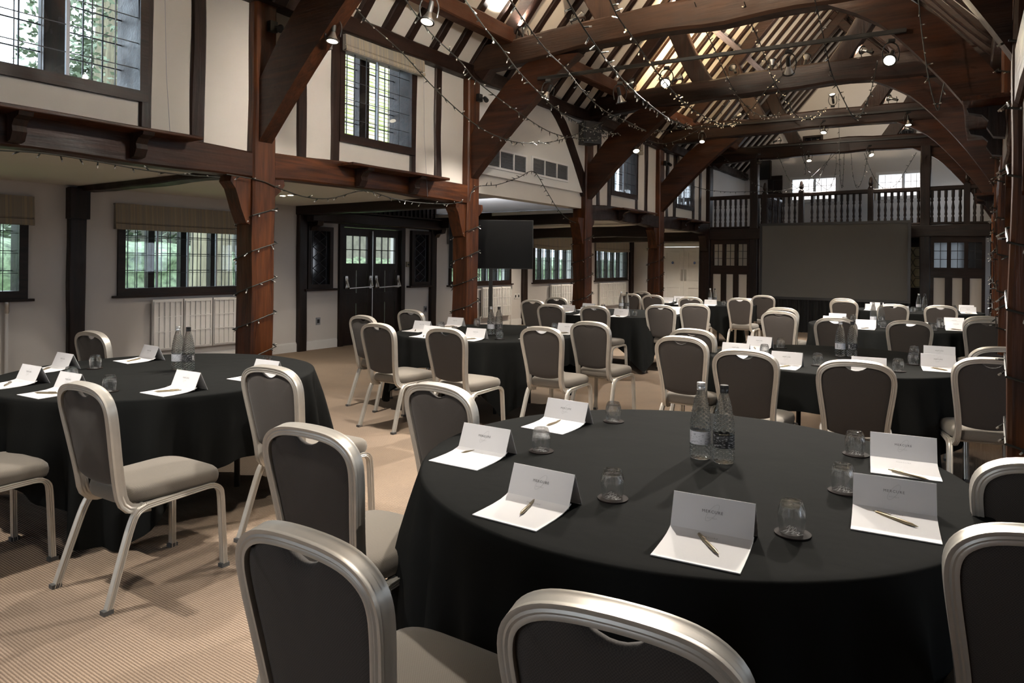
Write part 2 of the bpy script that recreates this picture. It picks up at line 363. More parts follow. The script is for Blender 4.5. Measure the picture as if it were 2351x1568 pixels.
# aisle ceilings, with the higher lobby soffit in the third bay
struct('ceiling', MB().box((XO, YB, ZC), (XL - 0.15, BAY[2] + 0.05, ZC + 0.06)), 'ceiling')
struct('ceiling_2', MB().box((XO, BAY[3] + 0.02, ZC), (XL - 0.15, 20.0, ZC + 0.06)), 'ceiling')
struct('ceiling_3', MB().box((XO, BAY[2] + 0.05, 2.66), (XL - 0.10, BAY[3] + 0.02, 2.72)), 'ceiling')
struct('ceiling_4', MB().box((XR + 0.15, YB, ZC), (XRO, 20.0, ZC + 0.06)), 'ceiling')
wall('wall_lobby', 'Y', BAY[3] + 0.10, 0.06, XO, XL - 0.1, 2.30, 2.68, [], 'white_wall')
wall('wall_lobby_2', 'Y', BAY[2] + 0.12, 0.06, XO, XL - 0.1, 2.30, 2.68, [], 'white_wall')

# roof: two plaster slopes with the rafters as parts
rl = MB().add([(XL - 0.3, YB, EAVE - 0.16 * SL + 0.02), (XL - 0.3, 20.1, EAVE - 0.16 * SL + 0.02), (RIDGE.x, 20.1, RIDGE.z + 0.02), (RIDGE.x, YB, RIDGE.z + 0.02),
               (XL - 0.3, YB, EAVE + 0.1), (XL - 0.3, 20.1, EAVE + 0.1), (RIDGE.x, 20.1, RIDGE.z + 0.25), (RIDGE.x, YB, RIDGE.z + 0.25)],
              [(0, 1, 2, 3), (4, 7, 6, 5), (0, 4, 5, 1), (2, 6, 7, 3), (0, 3, 7, 4), (1, 5, 6, 2)])
roofL = struct('ceiling_roof_left', rl, 'roof_plaster')
mx = 2 * RIDGE.x
roofR = struct('ceiling_roof_right', MB().add([(mx - x, y, z) for x, y, z in rl.v], rl.f), 'roof_plaster')
def rafter_mesh(side, seed):
    x0 = XL - 0.1
    p0, p1 = V((x0, 0, EAVE + (x0 - XL + 0.14) * SL)), V((RIDGE.x, 0, RIDGE.z))
    nrm = V((SL, 0, -1)).normalized()
    p0 -= nrm * 0.012; p1 -= nrm * 0.012
    if side > 0: p0.x = mx - p0.x; p1.x = mx - p1.x; nrm.x = -nrm.x
    return MB().beam(p0, p1, 0.115, 0.10, up=nrm, seg=12, rough=0.011, seed=seed, ch=0.01).mesh('rafter', 'oakX', True)
RM = {(s, k): rafter_mesh(s, k + (9 if s > 0 else 0)) for s in (-1, 1) for k in range(4)}
y = 1.6; k = 0
while y < 19.95:
    for s, par in ((-1, roofL), (1, roofR)):
        r = link('rafter', RM[(s, k % 4)], par, (0, y + random.Random(k * 2 + s).uniform(-.02, .02), 0))
    y += 0.403; k += 1

# wall plates, aisle beams (arcade rails) on both sides, studs
def plate(xc, par, seed):
    for i in range(6):
        y0, y1 = BAY[i] + (0.0 if i else 0), BAY[i + 1] + 0.02
        if i == 0: y0 = YB
        obj('wall_plate', MB().beam((xc, y0, 3.96), (xc, y1, 3.96), 0.22, 0.19, seg=14, rough=0.012, seed=seed + i), 'oakY', par, True)
plate(XL - 0.06, wl, 20); plate(XR + 0.06, wr, 40)
def arcade(xc, par, seed, side):
    for i in (0, 1, 3, 4):
        y0, y1 = (YB if i == 0 else BAY[i] + PD), BAY[i + 1]
        mat = ('braceY', 'postY', 'postY', 'oakY', 'oakY')[i]
        obj('arcade_beam', MB().beam((xc, y0, 2.347), (xc, y1, 2.347), 0.20, 0.255, seg=18, rough=0.014, camber=0.035 if i else 0.0, seed=seed + i), mat, par, True)
arcade(XL - 0.115, wl, 60, -1); arcade(XR + 0.115, wr, 80, 1)
obj('arcade_beam', MB().beam((XR + 0.115, BAY[2] + PD, 2.335), (XR + 0.115, BAY[3], 2.335), 0.2, 0.235, seg=12, seed=90), 'postY', wr, True)
def studs(xf, par, sgn, seed):
    for i in (0, 1, 3, 4):
        b = BAY[i]
        for j, (a0, a1) in enumerate(((0.56, 0.67), (0.99, 1.11), (2.20, 2.31), (2.65, 2.78))):
            obj('stud', MB().beam((xf, b + (a0 + a1) / 2, 2.43), (xf, b + (a0 + a1) / 2, 3.88), a1 - a0, 0.06, up=(sgn, 0, 0), seg=12, rough=0.010, seed=seed + i * 5 + j), 'oakZ', par, True)
studs(XL - 0.105, wl, 1, 100); studs(XR + 0.105, wr, -1, 140)

# ------------------------------------------------------------------ windows
wcount = [0]
PANE_MESH = {}
def pane_obj(par, x, y0, y1, z0, z1, axis='X', mat='pane'):
    key = (round(y1 - y0, 3), round(z1 - z0, 3), axis, mat)
    if key not in PANE_MESH:
        d = 0.002
        b = MB().box((-d, 0, 0), (d, y1 - y0, z1 - z0)) if axis == 'X' else MB().box((0, -d, 0), (y1 - y0, d, z1 - z0))
        PANE_MESH[key] = b.mesh('pane', mat)
    return link('pane', PANE_MESH[key], par, (x, y0, z0) if axis == 'X' else (y0, x, z0))
def bx(axis, x0, x1, u0, u1, z0, z1):
    return ((x0, u0, z0), (x1, u1, z1)) if axis == 'X' else ((u0, x0, z0), (u1, x1, z1))
def leaded_window(axis, xi, sgn, u0, u1, z0, z1, lights, cols, rows, fmat, depth=0.20, frame=0.07, mull=0.07, bars=True, sec=True, secmat='lead', panemat='pane', quarries=True):
    """xi: interior face; sgn: direction to the outside; one structure with frame, mullions, panes and leads"""
    wcount[0] += 1
    root = link('window_%d' % wcount[0], None); tag(root, None, None, None, 'structure')
    fm = MB()
    a, b = xi - sgn * 0.035, xi + sgn * depth
    a, b = min(a, b), max(a, b)
    fm.box(*bx(axis, a, b, u0 - 0.02, u0 + frame, z0 - 0.05, z1 + 0.02)); fm.box(*bx(axis, a, b, u1 - frame, u1 + 0.02, z0 - 0.05, z1 + 0.02))
    fm.box(*bx(axis, a, b, u0 + frame, u1 - frame, z1 - frame, z1 + 0.02)); fm.box(*bx(axis, a, b, u0 + frame, u1 - frame, z0 - 0.05, z0 + frame * 0.8))
    obj('window_frame', fm, fmat + 'Y', root)
    xo = xi + sgn * depth * 0.8
    i0, i1, j0, j1 = u0 + frame, u1 - frame, z0 + frame * 0.8, z1 - frame
    lw = (i1 - i0 - mull * (lights - 1)) / lights
    for L in range(lights):
        s0 = i0 + L * (lw + mull)
        if L: obj('mullion', MB().box(*bx(axis, min(xo - sgn * 0.05, xo + sgn * 0.05), max(xo - sgn * 0.05, xo + sgn * 0.05), s0 - mull, s0, j0, j1)), fmat + 'Z', root)
        ld = MB(); t = 0.005
        for c in range(1, cols): q = s0 + lw * c / cols; ld.box(*bx(axis, xo - t, xo + t, q - t, q + t, j0, j1))
        for r in range(1, rows): q = j0 + (j1 - j0) * r / rows; ld.box(*bx(axis, xo - t * .9, xo + t * .9, s0, s0 + lw, q - t, q + t))
        if bars: tag(obj('leading', ld, 'lead', root), kind='stuff')
        if quarries:
            for c in range(cols):
                for r in range(rows): pane_obj(root, xo, s0 + lw * c / cols, s0 + lw * (c + 1) / cols, j0 + (j1 - j0) * r / rows, j0 + (j1 - j0) * (r + 1) / rows, axis, panemat)
        else: pane_obj(root, xo, s0, s0 + lw, j0, j1, axis, panemat)
    if sec:   # inner secondary glazing with its own bars
        xs = xi + sgn * 0.01; sd = MB(); t = 0.004
        n = lights; n2 = 2 if lights <= 2 else lights
        for c in range(1, n2): q = i0 + (i1 - i0) * c / n2; sd.box(*bx(axis, xs - 0.012, xs + 0.012, q - 0.012, q + 0.012, j0, j1))
        obj('glazing_stile', sd, 'steel_dull', root)
        sb = MB(); cc = cols * lights
        for c in range(1, cc): q = i0 + (i1 - i0) * c / cc; sb.box(*bx(axis, xs - t, xs + t, q - t * .8, q + t * .8, j0, j1))
        for r in range(1, rows): q = j0 + (j1 - j0) * (r - 0.12) / rows; sb.box(*bx(axis, xs - t * .9, xs + t * .9, i0, i1, q - t * .8, q + t * .8))
        tag(obj('glazing_bars', sb, secmat, root), kind='stuff')
        pane_obj(root, xs, i0, i1, j0, j1, axis, 'pane')
    return root
M['steel_dull'] = plain('grey_aluminium', (0.30, 0.31, 0.34), 0.5, 0.5)
for yy in UPW:
    leaded_window('X', XL - 0.10, -1, yy, yy + 1.14, 2.78, 3.90, 2, 3, 5, 'oak', depth=0.34, frame=0.048, mull=0.15)
for yy in UPW:
    leaded_window('X', XR + 0.10, 1, yy, yy + 1.14, 2.78, 3.90, 3, 2, 5, 'oak', depth=0.28, mull=0.10, quarries=False, sec=False)
for i, (a, b, n) in enumerate(AW):
    leaded_window('X', XO, -1, a, b, 1.02, 2.06, n, 3, 4, 'black', depth=0.20 if a < 10 else 0.12, mull=0.085 if a < 10 else 0.055, frame=0.07 if a < 10 else 0.05)
    root = bpy.data.objects['window_%d' % wcount[0]]
    obj('window_sill', MB().box((XO - 0.02, a - 0.08, 0.955), (XO + 0.06, b + 0.08, 0.985)), 'oakY', root)
for a, b, n in AW[:4]:
    leaded_window('X', XRO, 1, a, b, 1.02, 2.06, n, 3, 4, 'black', quarries=False, sec=False)
for a, b, zt in ((-4.6, -3.4, 2.6), (-2.0, -0.8, 2.6)):
    leaded_window('Y', YB, -1, a, b, 1.0, zt, 3, 3, 4, 'oak', quarries=False, sec=False)  # unseen windows added for daylight on chair backs and notepads
M['galY'] = M['galZ'] = M['white_gloss']
for a, b in ((-4.40, -3.22), (-2.30, -1.12)):
    leaded_window('Y', 20.0, 1, a, b, 3.22, 3.86, 2, 4, 3, 'gal', depth=0.16, frame=0.05, mull=0.07, sec=False)
for a, b in ((-4.08, -3.61), (-1.93, -1.46)):
    leaded_window('Y', 20.0, 1, a, b, 4.62, 4.96, 1, 3, 3, 'black', depth=0.16, frame=0.03, sec=False, panemat='dark_pane', quarries=False)

# blinds
def roman_blind(y0, y1, zb, zt, x, label, drape=0.0):
    t = thing('roman_blind', label, 'blind', (x, y0, zb), 0, 'striped roman blinds')
    wdt = y1 - y0; h = zt - zb
    b = MB(); n = 24; rows = [(0.055, 0.0), (0.075, 0.012), (0.070, h * 0.22), (0.050, h * 0.24), (0.066, h * 0.30), (0.060, h * 0.7), (0.05, h)]
    R = []
    for d, z in rows:
        R.append([(d + 0.006 * noise.noise(V((k * 0.6, z * 9, y0))), wdt * k / n, z - drape * sin(pi * k / n) ** 2 * (1 - z / h)) for k in range(n + 1)])
    back = [[(0.012, p[1], p[2]) for p in R[-1]], [(0.012, p[1], p[2]) for p in R[0]]]
    rr = R + back + [R[0]]
    b.rings(rr, False, False)
    for side in (0, n):
        b.add([r[side] for r in rr[:-1]], [tuple(range(len(rr) - 1))])
    obj('fabric', b, 'blind', t, True)
    obj('headrail', MB().box((0.0, 0.0, h), (0.055, wdt, h + 0.02)), 'blind', t)
    obj('bottom_fold', MB().beam((0.055, 0.0, 0.006), (0.055, wdt, 0.006), 0.035, 0.014, seg=6, rough=0.002), 'blind', t)
    return t
roman_blind(UPW[1] - 0.01, UPW[1] + 1.24, 3.69, 3.905, XL - 0.06, 'striped blind drawn up above the mossy-roof upper window')
roman_blind(UPW[0] - 0.01, UPW[0] + 1.20, 3.71, 3.905, XL - 0.06, 'striped blind above the upper window at the left edge')
roman_blind(UPW[2] - 0.01, UPW[2] + 1.22, 3.62, 3.905, XL - 0.06, 'striped blind on the upper window just past the ventilation grilles')
roman_blind(UPW[3] - 0.01, UPW[3] + 1.22, 3.60, 3.905, XL - 0.06, 'striped blind on the upper window nearest the gallery')
BL = ['striped blind on the aisle window cut by the left edge', 'wide striped blind over the aisle window left of the first post', 'pale blind over the aisle window behind the television',
      'gathered pale blind over the aisle window right of the television', 'pale blind over the aisle window beside the white doors']
for (a, b, n), lb in zip(AW, BL): roman_blind(a - 0.07, b + 0.07, 1.83, 2.14, XO, lb, 0.03 if a > 10 else 0.0)
# cords of the upper blinds
for i, yy in enumerate(UPW[:2]):
    c = MB(); c.tube([(XL - 0.05, yy + 1.28, 3.7), (XL - 0.05, yy + 1.30, 3.0), (XL - 0.02, yy + 1.34, 2.25)], 0.0022, 5)
    tag(obj('blind_cord', c, 'steel_dull'), ('thin cord hanging right of the upper window at the left edge', 'thin cord hanging right of the mossy-roof upper window')[i], 'cord', 'blind cords')

# shelves under the upper windows on curved brackets
def wall_shelf(yb, side, label):
    xw = (XL if side < 0 else XR); s = 1 if side < 0 else -1
    t = thing('wall_shelf', label, 'shelf', (xw, yb, 2.452), 0, 'timber shelves under the upper windows')
    obj('shelf_board', MB().beam((s * 0.10, 1.02, 0.012), (s * 0.10, 2.58, 0.012), 0.24, 0.03, seg=10, rough=0.004, ch=0.006, seed=int(yb)), 'postY', t, True)
    for u in (1.30, 2.14):
        poly = [(0.0, -0.20), (0.06, -0.19), (0.095, -0.13), (0.085, -0.09), (0.12, -0.05), (0.19, -0.03), (0.20, -0.002), (0.0, -0.002)]
        obj('bracket', MB().prism([(s * a, b) for a, b in poly], u - 0.045, u + 0.045, 'Y'), 'oakZ', t)
for b, lb in ((0, 'dark timber shelf on brackets under the left edge upper window'), (1, 'dark timber shelf under the mossy-roof upper window'),
              (3, 'timber shelf under the upper window past the grilles'), (4, 'timber shelf under the upper window nearest the gallery')): wall_shelf(BAY[b], -1, lb)
for b, lb in ((1, 'timber shelf seen end-on high on the nearest right post wall'), (3, 'timber shelf high on the far right wall')): wall_shelf(BAY[b], 1, lb)

# ------------------------------------------------------------------ trusses
def brace_poly(kind):
    if kind == 'L':
        lo = [(0.0, 2.56), (0.28, 2.84), (0.62, 3.17), (1.0, 3.51), (1.32, 3.77), (1.60, 3.96)]
        up = [(0.98, 4.0), (0.80, 3.92), (0.55, 3.74), (0.30, 3.50), (0.0, 3.14)]
    else:
        lo = [(0.0, 2.45), (0.14, 2.69), (0.40, 3.09), (0.82, 3.61), (1.10, 3.83), (1.42, 4.00)]
        up = [(0.92, 4.03), (0.70, 3.90), (0.45, 3.68), (0.22, 3.40), (0.0, 3.08)]
    return [tuple(p)[:2] for p in crom([(a, 0, b) for a, b in lo], 3) for p in [(p[0], p[2])]] + up
def truss(yc, label, tiez, mats, seed, strut=True, posts=True):
    t = thing('roof_truss', label, 'truss', (0, 0, 0), 0, 'timber roof trusses')
    pm, tm = mats
    if posts:
        for s, xf in ((-1, XL), (1, XR)):
            xc = xf + s * PW / 2
            obj('post', MB().beam((xc, yc + PD / 2, 0.0), (xc, yc + PD / 2, 4.06), PD, PW, up=(1, 0, 0), seg=22, rough=0.009, ch=0.018, seed=seed + s), pm + 'Z', t, True)
    obj('tie_beam', MB().beam((XL - 0.25, yc + PD / 2, tiez), (XR + 0.25, yc + PD / 2, tiez), PD * 0.9, 0.33, seg=26, rough=0.022, camber=0.07, ch=0.03, seed=seed + 3), tm + 'X', t, True)
    for s, xf, kd in ((1, XL, 'L'), (-1, XR, 'R')):
        poly = [(xf + s * a, b + (tiez - 4.09)) for a, b in brace_poly(kd)]
        if posts and not (yc > 16 and kd == 'L'): obj('brace', MB().prism(poly, yc + 0.05, yc + PD - 0.05, 'Y'), 'braceX', t)
        # principal rafter under the common rafters
        x0 = xf - s * 0.05; nrm = V((SL * s, 0, -1)).normalized()
        p0 = V((x0, yc + PD / 2, EAVE + 0.1 * SL)) + nrm * 0.22; p1 = V((RIDGE.x, yc + PD / 2, RIDGE.z)) + nrm * 0.22
        obj('principal_rafter', MB().beam(p0, p1, 0.16, 0.20, up=nrm, seg=14, rough=0.015, seed=seed + 5 + s), 'oakX', t, True)
        if strut:
            xb = XL + 2.02 if s > 0 else XR - 1.86
            xt = xb - s * 0.60
            zt = EAVE + (abs(xt - xf) + 0.14) * SL - 0.25
            obj('strut', MB().beam((xb, yc + PD / 2, tiez + 0.12), (xt, yc + PD / 2, zt), 0.17, 0.27, up=(1, 0, 0.2), seg=10, rough=0.018, camber=-s * 0.03, seed=seed + 8 + s), tm + 'Z', t, True)
    # corbel braces to the aisle beams under the arcade rail
    if posts:
        for s, xf in ((-1, XL), (1, XR)):
            for dy in (-1, 1):
                y0 = yc if dy < 0 else yc + PD
                poly = [(y0, 2.235), (y0 + dy * 0.20, 2.235), (y0 + dy * 0.21, 2.17), (y0 + dy * 0.16, 2.11), (y0 + dy * 0.135, 2.04), (y0 + dy * 0.10, 1.93), (y0 + dy * 0.045, 1.80), (y0, 1.78)]
                if dy > 0: poly = [(y0, 2.235), (y0 + 0.12, 2.235), (y0 + 0.13, 2.18), (y0 + 0.10, 2.13), (y0 + 0.03, 2.07), (y0, 2.0)]
                obj('corbel', MB().prism(poly, xf + s * 0.04, xf + s * 0.22, 'X'), pm + 'Z', t)
        for s, xf in ((-1, XL), (1, XR)):
            pg = MB()
            for (dy, z) in ((0.06, 2.36), (0.16, 2.44), (0.07, 2.55), (0.17, 2.30)):
                pass
    return t
TL = ['nearest roof truss, its orange left post wrapped in fairy lights beside the front left table',
      'second roof truss, its post standing before the television', 'third roof truss, its post right of the ventilation grilles',
      'fourth roof truss, its post before the white double doors', 'fifth roof truss above the gallery front']
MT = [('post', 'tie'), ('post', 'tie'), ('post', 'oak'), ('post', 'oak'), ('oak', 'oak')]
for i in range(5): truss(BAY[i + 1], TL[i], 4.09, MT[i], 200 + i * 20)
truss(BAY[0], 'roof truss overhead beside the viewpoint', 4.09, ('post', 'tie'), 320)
# inner plates between the trusses, resting on the tie beams
for i in range(1, 5):
    x = -5.02
    t = obj('purlin', MB().beam((x, BAY[i] + 0.02, 4.33), (x, BAY[i + 1] + 0.2, 4.33), 0.16, 0.20, seg=14, rough=0.01, seed=360 + i), 'pineY')
    tag(t, ['reddish pine beam running to the second truss under the left roof', 'reddish pine beam between second and third trusses', 'reddish pine beam between third and fourth trusses', 'reddish pine beam between fourth truss and gallery'][i - 1], 'beam', 'pine beams under the left roof slope')
# curved brace between truss 2 and truss 3 on the nave wall, by the grilles
lb = [(10.42, 2.60), (10.30, 2.75), (10.05, 3.10), (9.75, 3.48), (9.45, 3.74), (9.25, 3.88)]; ub = [(9.6, 3.88), (9.78, 3.76), (10.0, 3.52), (10.25, 3.2), (10.44, 2.98)]
tag(obj('wall_brace', MB().prism(lb + ub, XL - 0.14, XL - 0.03, 'X'), 'oakZ'), 'curved dark brace on the white wall right of the grilles', 'brace')
# bleached wind braces under the slopes
def slope_pt(x, y, side=-1, off=0.20):
    d = ray(x, y); s = SL if side < 0 else -SL
    # plane z = RIDGE.z - |X-RIDGE.x| * SL - off
    # z = RIDGE.z + s*(X-RIDGE.x) - off
    t = (RIDGE.z - s * RIDGE.x - off - H) / (d.z - s * d.x); return V((0, 0, H)) + d * t
for side, pts, lb in ((-1, [(1642, 70), (1700, 118), (1740, 155), (1778, 182)], 'bleached curved wind brace under the left roof slope'),
                      (1, [(2043, 85), (2052, 110), (2062, 142)], 'bleached curved wind brace under the right roof slope')):
    P = [slope_pt(x, y, side) for x, y in pts]
    b = MB(); b.sweep(crom(P, 4), [(-.07, -.05), (.07, -.05), (.07, .05), (-.07, .05)], (SL * (-side), 0, 1)); tag(obj('wind_brace', b, 'grey_oak'), lb, 'brace')

# bulkhead of the third bay with two grilles
bk = wall('wall_bulkhead', 'X', XL - 0.04, -0.06, BAY[2] + PD, BAY[3], 2.66, 3.90, [], 'ceiling')
def grille(y0, y1, z0, z1, label):
    t = thing('ventilation_grille', label, 'grille', (XL - 0.04, y0, z0), 0, 'ventilation grilles')
    W, Hh = y1 - y0, z1 - z0
    fr = MB(); f = 0.03
    fr.box((0, 0, 0), (0.02, W, f)); fr.box((0, 0, Hh - f), (0.02, W, Hh)); fr.box((0, 0, f), (0.02, f, Hh - f)); fr.box((0, W - f, f), (0.02, W, Hh - f))
    for k in (1, 2): fr.box((0, W * k / 3 - 0.012, f), (0.02, W * k / 3 + 0.012, Hh - f))
    obj('frame', fr, 'white_gloss', t)
    obj('backing', MB().box((0.001, f, f), (0.003, W - f, Hh - f)), 'black_plastic', t)
    n = 12
    me = MB().beam((0.010, f, 0), (0.010, W - f, 0), 0.014, 0.004, up=(0.7, 0, 0.7), seg=1, rough=0, ch=0.001).mesh('louvre', 'steel_dull')
    for k in range(n): link('louvre', me, t, (0, 0, f + (Hh - 2 * f) * (k + 0.5) / n))
    return t
grille(7.58, 8.62, 2.76, 3.05, 'white louvred ventilation grille beside the second post')
grille(8.76, 9.86, 2.78, 3.07, 'white louvred ventilation grille nearest the third post')

# aisle cross beams and wall posts
cb = [('oak', 1, 2.305, 0.085), ('black', 2, 2.27, 0.16), ('black', 3, 2.27, 0.27), ('black', 4, 2.16, 0.24), ('black', 5, 2.16, 0.24)]
for m, i, z, h in cb:
    o = obj('cross_beam', MB().beam((XO, BAY[i] + PD / 2, z), (XL - PW, BAY[i] + PD / 2, z), 0.2, h, seg=12, rough=0.012, seed=400 + i), m + 'X')
    tag(o, ['thin dark beam across the aisle ceiling to the first post', 'dark beam across the aisle left of the doors', 'thick black beam across the aisle under the grilles', 'dark beam across the aisle to the fourth post', 'dark beam above the white double doors'][i - 1], 'beam', 'aisle cross beams')
for yy, wdt, i, m in ((3.95, 0.19, 0, 'black'), (7.30, 0.17, 1, 'black'), (10.50, 0.16, 2, 'black'), (13.83, 0.19, 3, 'black'), (19.88, 0.22, 4, 'oak')):
    o = obj('wall_post', MB().beam((XO + 0.03, yy, 0), (XO + 0.03, yy, ZC - 0.02), wdt, 0.10, up=(1, 0, 0), seg=12, rough=0.006, seed=420 + i), m + 'Z', wo, True)
    if i == 0: obj('post_head', MB().box((XO, yy - 0.11, 1.93), (XO + 0.13, yy + 0.11, ZC - 0.03)), m + 'Z', wo)
# skirting
bb = MB()
for a, b in ((YB, 7.22), (7.39, 8.06), (9.7, 10.42), (10.58, 13.74), (13.92, 19.76)): bb.box((XO, a, 0), (XO + 0.025, b, 0.13)); bb.box((XO, a, 0.13), (XO + 0.012, b, 0.15))
struct('baseboard_left', bb, 'white_gloss')

# ------------------------------------------------------------------ lobby doors and panels
dr = link('door_1', None); tag(dr, 'dark double doors with push bars', None, None, 'structure')
fr = MB(); fr.box((XO - 0.1, 8.08, 0), (XO + 0.05, 8.17, 2.14)); fr.box((XO - 0.1, 9.59, 0), (XO + 0.05, 9.69, 2.14)); fr.box((XO - 0.1, 8.17, 2.05), (XO + 0.05, 9.59, 2.14))
obj('door_frame', fr, 'blackZ', dr)
for L in range(2):
    a, b = (8.18, 8.875) if L == 0 else (8.885, 9.58); x0, x1 = XO - 0.06, XO - 0.015
    d = MB(); st = 0.10
    g0, g1 = 1.42, 1.90
    d.box((x0, a, 0.01), (x1, a + st, 2.04)); d.box((x0, b - st, 0.01), (x1, b, 2.04))
    for z0, z1 in ((0.01, 0.22), (0.72, 0.90), (1.30, g0), (g1, 2.04)): d.box((x0, a + st, z0), (x1, b - st, z1))
    lf = obj('door_leaf', d, 'blackZ', dr)
    for z0, z1 in ((0.22, 0.72), (0.90, 1.30)):
        for k in range(2):
            m0 = a + st + (b - a - 2 * st) * k / 2; m1 = m0 + (b - a - 2 * st) / 2
            obj('door_panel', MB().box((x0 + 0.01, m0 + 0.01, z0), (x1 - 0.012, m1 - 0.01, z1)), 'blackZ', lf)
    for c in range(3):
        for r in range(2):
            w3 = (b - a - 2 * st) / 3; h2 = (g1 - g0) / 2
            pane_obj(lf, (x0 + x1) / 2, a + st + c * w3, a + st + (c + 1) * w3, g0 + r * h2, g0 + (r + 1) * h2)
    ld = MB()
    for c in (1, 2): q = a + st + (b - a - 2 * st) * c / 3; ld.box((x0 + .01, q - .007, g0), (x1 - .01, q + .007, g1))
    ld.box((x0 + .011, a + st, (g0 + g1) / 2 - .007), (x1 - .011, b - st, (g0 + g1) / 2 + .007))
    obj('glazing_bar', ld, 'blackZ', lf)
    pb = MB(); pb.tube([(XO + 0.09, a + 0.08, 0.99), (XO + 0.09, b - 0.06, 1.01)], 0.014, 8)
    br = obj('push_bar', pb, 'steel', lf, True)
    for q in (a + 0.07, b - 0.06):
        e = MB(); e.box((XO - 0.015, q - 0.03, 0.98), (XO + 0.035, q + 0.03, 1.20)); e.beam((XO + 0.03, q, 1.16), (XO + 0.09, q, 1.0), 0.035, 0.03, seg=2, rough=0)
        obj('bar_mount', e, 'steel', br)
vb = MB(); vb.tube([(XO + 0.03, 8.86, 0.05), (XO + 0.03, 8.86, 2.0)], 0.011, 6); obj('vertical_bolt', vb, 'steel', dr, True)
obj('threshold', MB().box((XO - 0.2, 8.17, 0), (XO, 9.59, 0.012)), 'blackY', dr)
# leaded side panels
def side_panel(y0, y1, z0, z1, label, arms):
    t = thing('leaded_panel', label, 'panel', (XO + 0.0, y0, z0), 0, 'leaded panels beside the doors'); W, Hh = y1 - y0, z1 - z0; f = 0.07
    fr = MB(); fr.box((0, 0, 0), (0.07, f, Hh)); fr.box((0, W - f, 0), (0.07, W, Hh)); fr.box((0, f, 0), (0.07, W - f, f)); fr.box((0, f, Hh - f), (0.07, W - f, Hh)); obj('frame', fr, 'blackZ', t)
    obj('glass', MB().box((0.02, f, f), (0.026, W - f, Hh - f)), 'dark_pane', t)
    ld = MB(); n = 5; cw = (W - 2 * f); ch = (Hh - 2 * f) / n
    for k in range(n):
        z = f + k * ch
        for (a, b) in (((0, .5), (.5, 1)), ((.5, 1), (1, .5)), ((1, .5), (.5, 0)), ((.5, 0), (0, .5))):
            ld.tube([(0.03, f + cw * (0.15 + 0.7 * a[0]), z + ch * a[1]), (0.03, f + cw * (0.15 + 0.7 * b[0]), z + ch * b[1])], 0.006, 4)
    for q in (0.13, 0.87): ld.tube([(0.03, f + cw * q, f), (0.03, f + cw * q, Hh - f)], 0.006, 4)
    tag(obj('leading', ld, 'lead', t), kind='stuff')
    obj('sill', MB().box((0, -0.08, -0.035), (0.11, W + 0.08, 0.0)), 'oakY', t)
side_panel(7.40, 7.92, 1.0, 2.02, 'dark leaded glass panel left of the double doors', 1)
side_panel(9.86, 10.40, 1.0, 2.06, 'dark leaded glass panel right of the double doors', 1)
cn = thing('door_canopy', 'black timber canopy beam with corbelled ends over the double doors', 'canopy', (XO, 7.35, 2.08))
obj('canopy_beam', MB().beam((0.12, 0.0, 0.10), (0.12, 3.3, 0.10), 0.26, 0.18, seg=14, rough=0.008, seed=5), 'blackY', cn, True)
for q in (0.08, 3.16): obj('corbel', MB().prism([(0, -0.14), (0.08, -0.13), (0.12, -0.07), (0.24, -0.05), (0.26, 0.02), (0, 0.02)], q, q + 0.12, 'Y'), 'blackZ', cn)
obj('moulding', MB().box((0.0, -0.02, 0.19), (0.30, 3.32, 0.215)), 'blackY', cn)
sl = MB().box((-0.02, -0.02, -0.19), (0.02, 0.02, 0.19)).mesh('spindle', 'blackZ')
obj('backboard', MB().box((0, 0.0, 0.215), (0.03, 3.3, 0.60)), 'blackY', cn)
for k in range(28): link('spindle', sl, cn, (0.10, 0.08 + k * 0.117, 0.405))

# radiators
def radiator(y0, y1, label, z0=0.24, z1=0.92):
    t = thing('radiator', label, 'radiator', (XO, y0, 0), 0, 'white panel radiators'); W = y1 - y0
    n = max(1, round(W / 0.43)); pw = W / n
    for k in range(n):
        a, b = k * pw, (k + 1) * pw - 0.022
        m = MB().box((0.05, a, z0), (0.085, b, z1)); q = 5
        pn = obj('panel', m, 'white_gloss', t)
        rb = MB()
        for j in range(q + 1): yy = a + 0.02 + (b - a - 0.04) * j / q; rb.box((0.085, yy - 0.010, z0 + 0.03), (0.103, yy + 0.008, z1 - 0.03))
        for z in (z0 + 0.03, z0 + 0.25, z0 + 0.45, z1 - 0.03): rb.box((0.085, a + 0.012, z - 0.008), (0.100, b - 0.012, z + 0.006))
        obj('ribs', rb, 'white_gloss', pn)
    obj('wall_bracket', MB().box((0, W * 0.2, z0 + 0.1), (0.05, W * 0.2 + 0.03, z1 - 0.1)).box((0, W * 0.8, z0 + 0.1), (0.05, W * 0.8 + 0.03, z1 - 0.1)), 'white_gloss', t)
    p = MB(); p.tube([(0.065, -0.05, 0.0), (0.065, -0.05, z0 + 0.04), (0.065, 0.01, z0 + 0.04)], 0.010, 8); p.tube([(0.065, W + 0.04, 0.0), (0.065, W + 0.04, z1 - 0.05)], 0.010, 8); obj('pipe', p, 'white_gloss', t, True)
    v = MB(); v.lathe([(0.017, 0), (0.02, 0.02), (0.018, 0.05), (0.008, 0.055)], 12, (0.065, W + 0.04, z1 - 0.06)); obj('valve', v, 'steel', t, True)
radiator(4.86, 6.60, 'large white ribbed radiator left of the first post')
radiator(12.1, 13.2, 'white radiator behind the television stand pole')
radiator(15.0, 16.5, 'white radiator left of the third post')
radiator(17.7, 19.4, 'white radiator beside the white double doors')
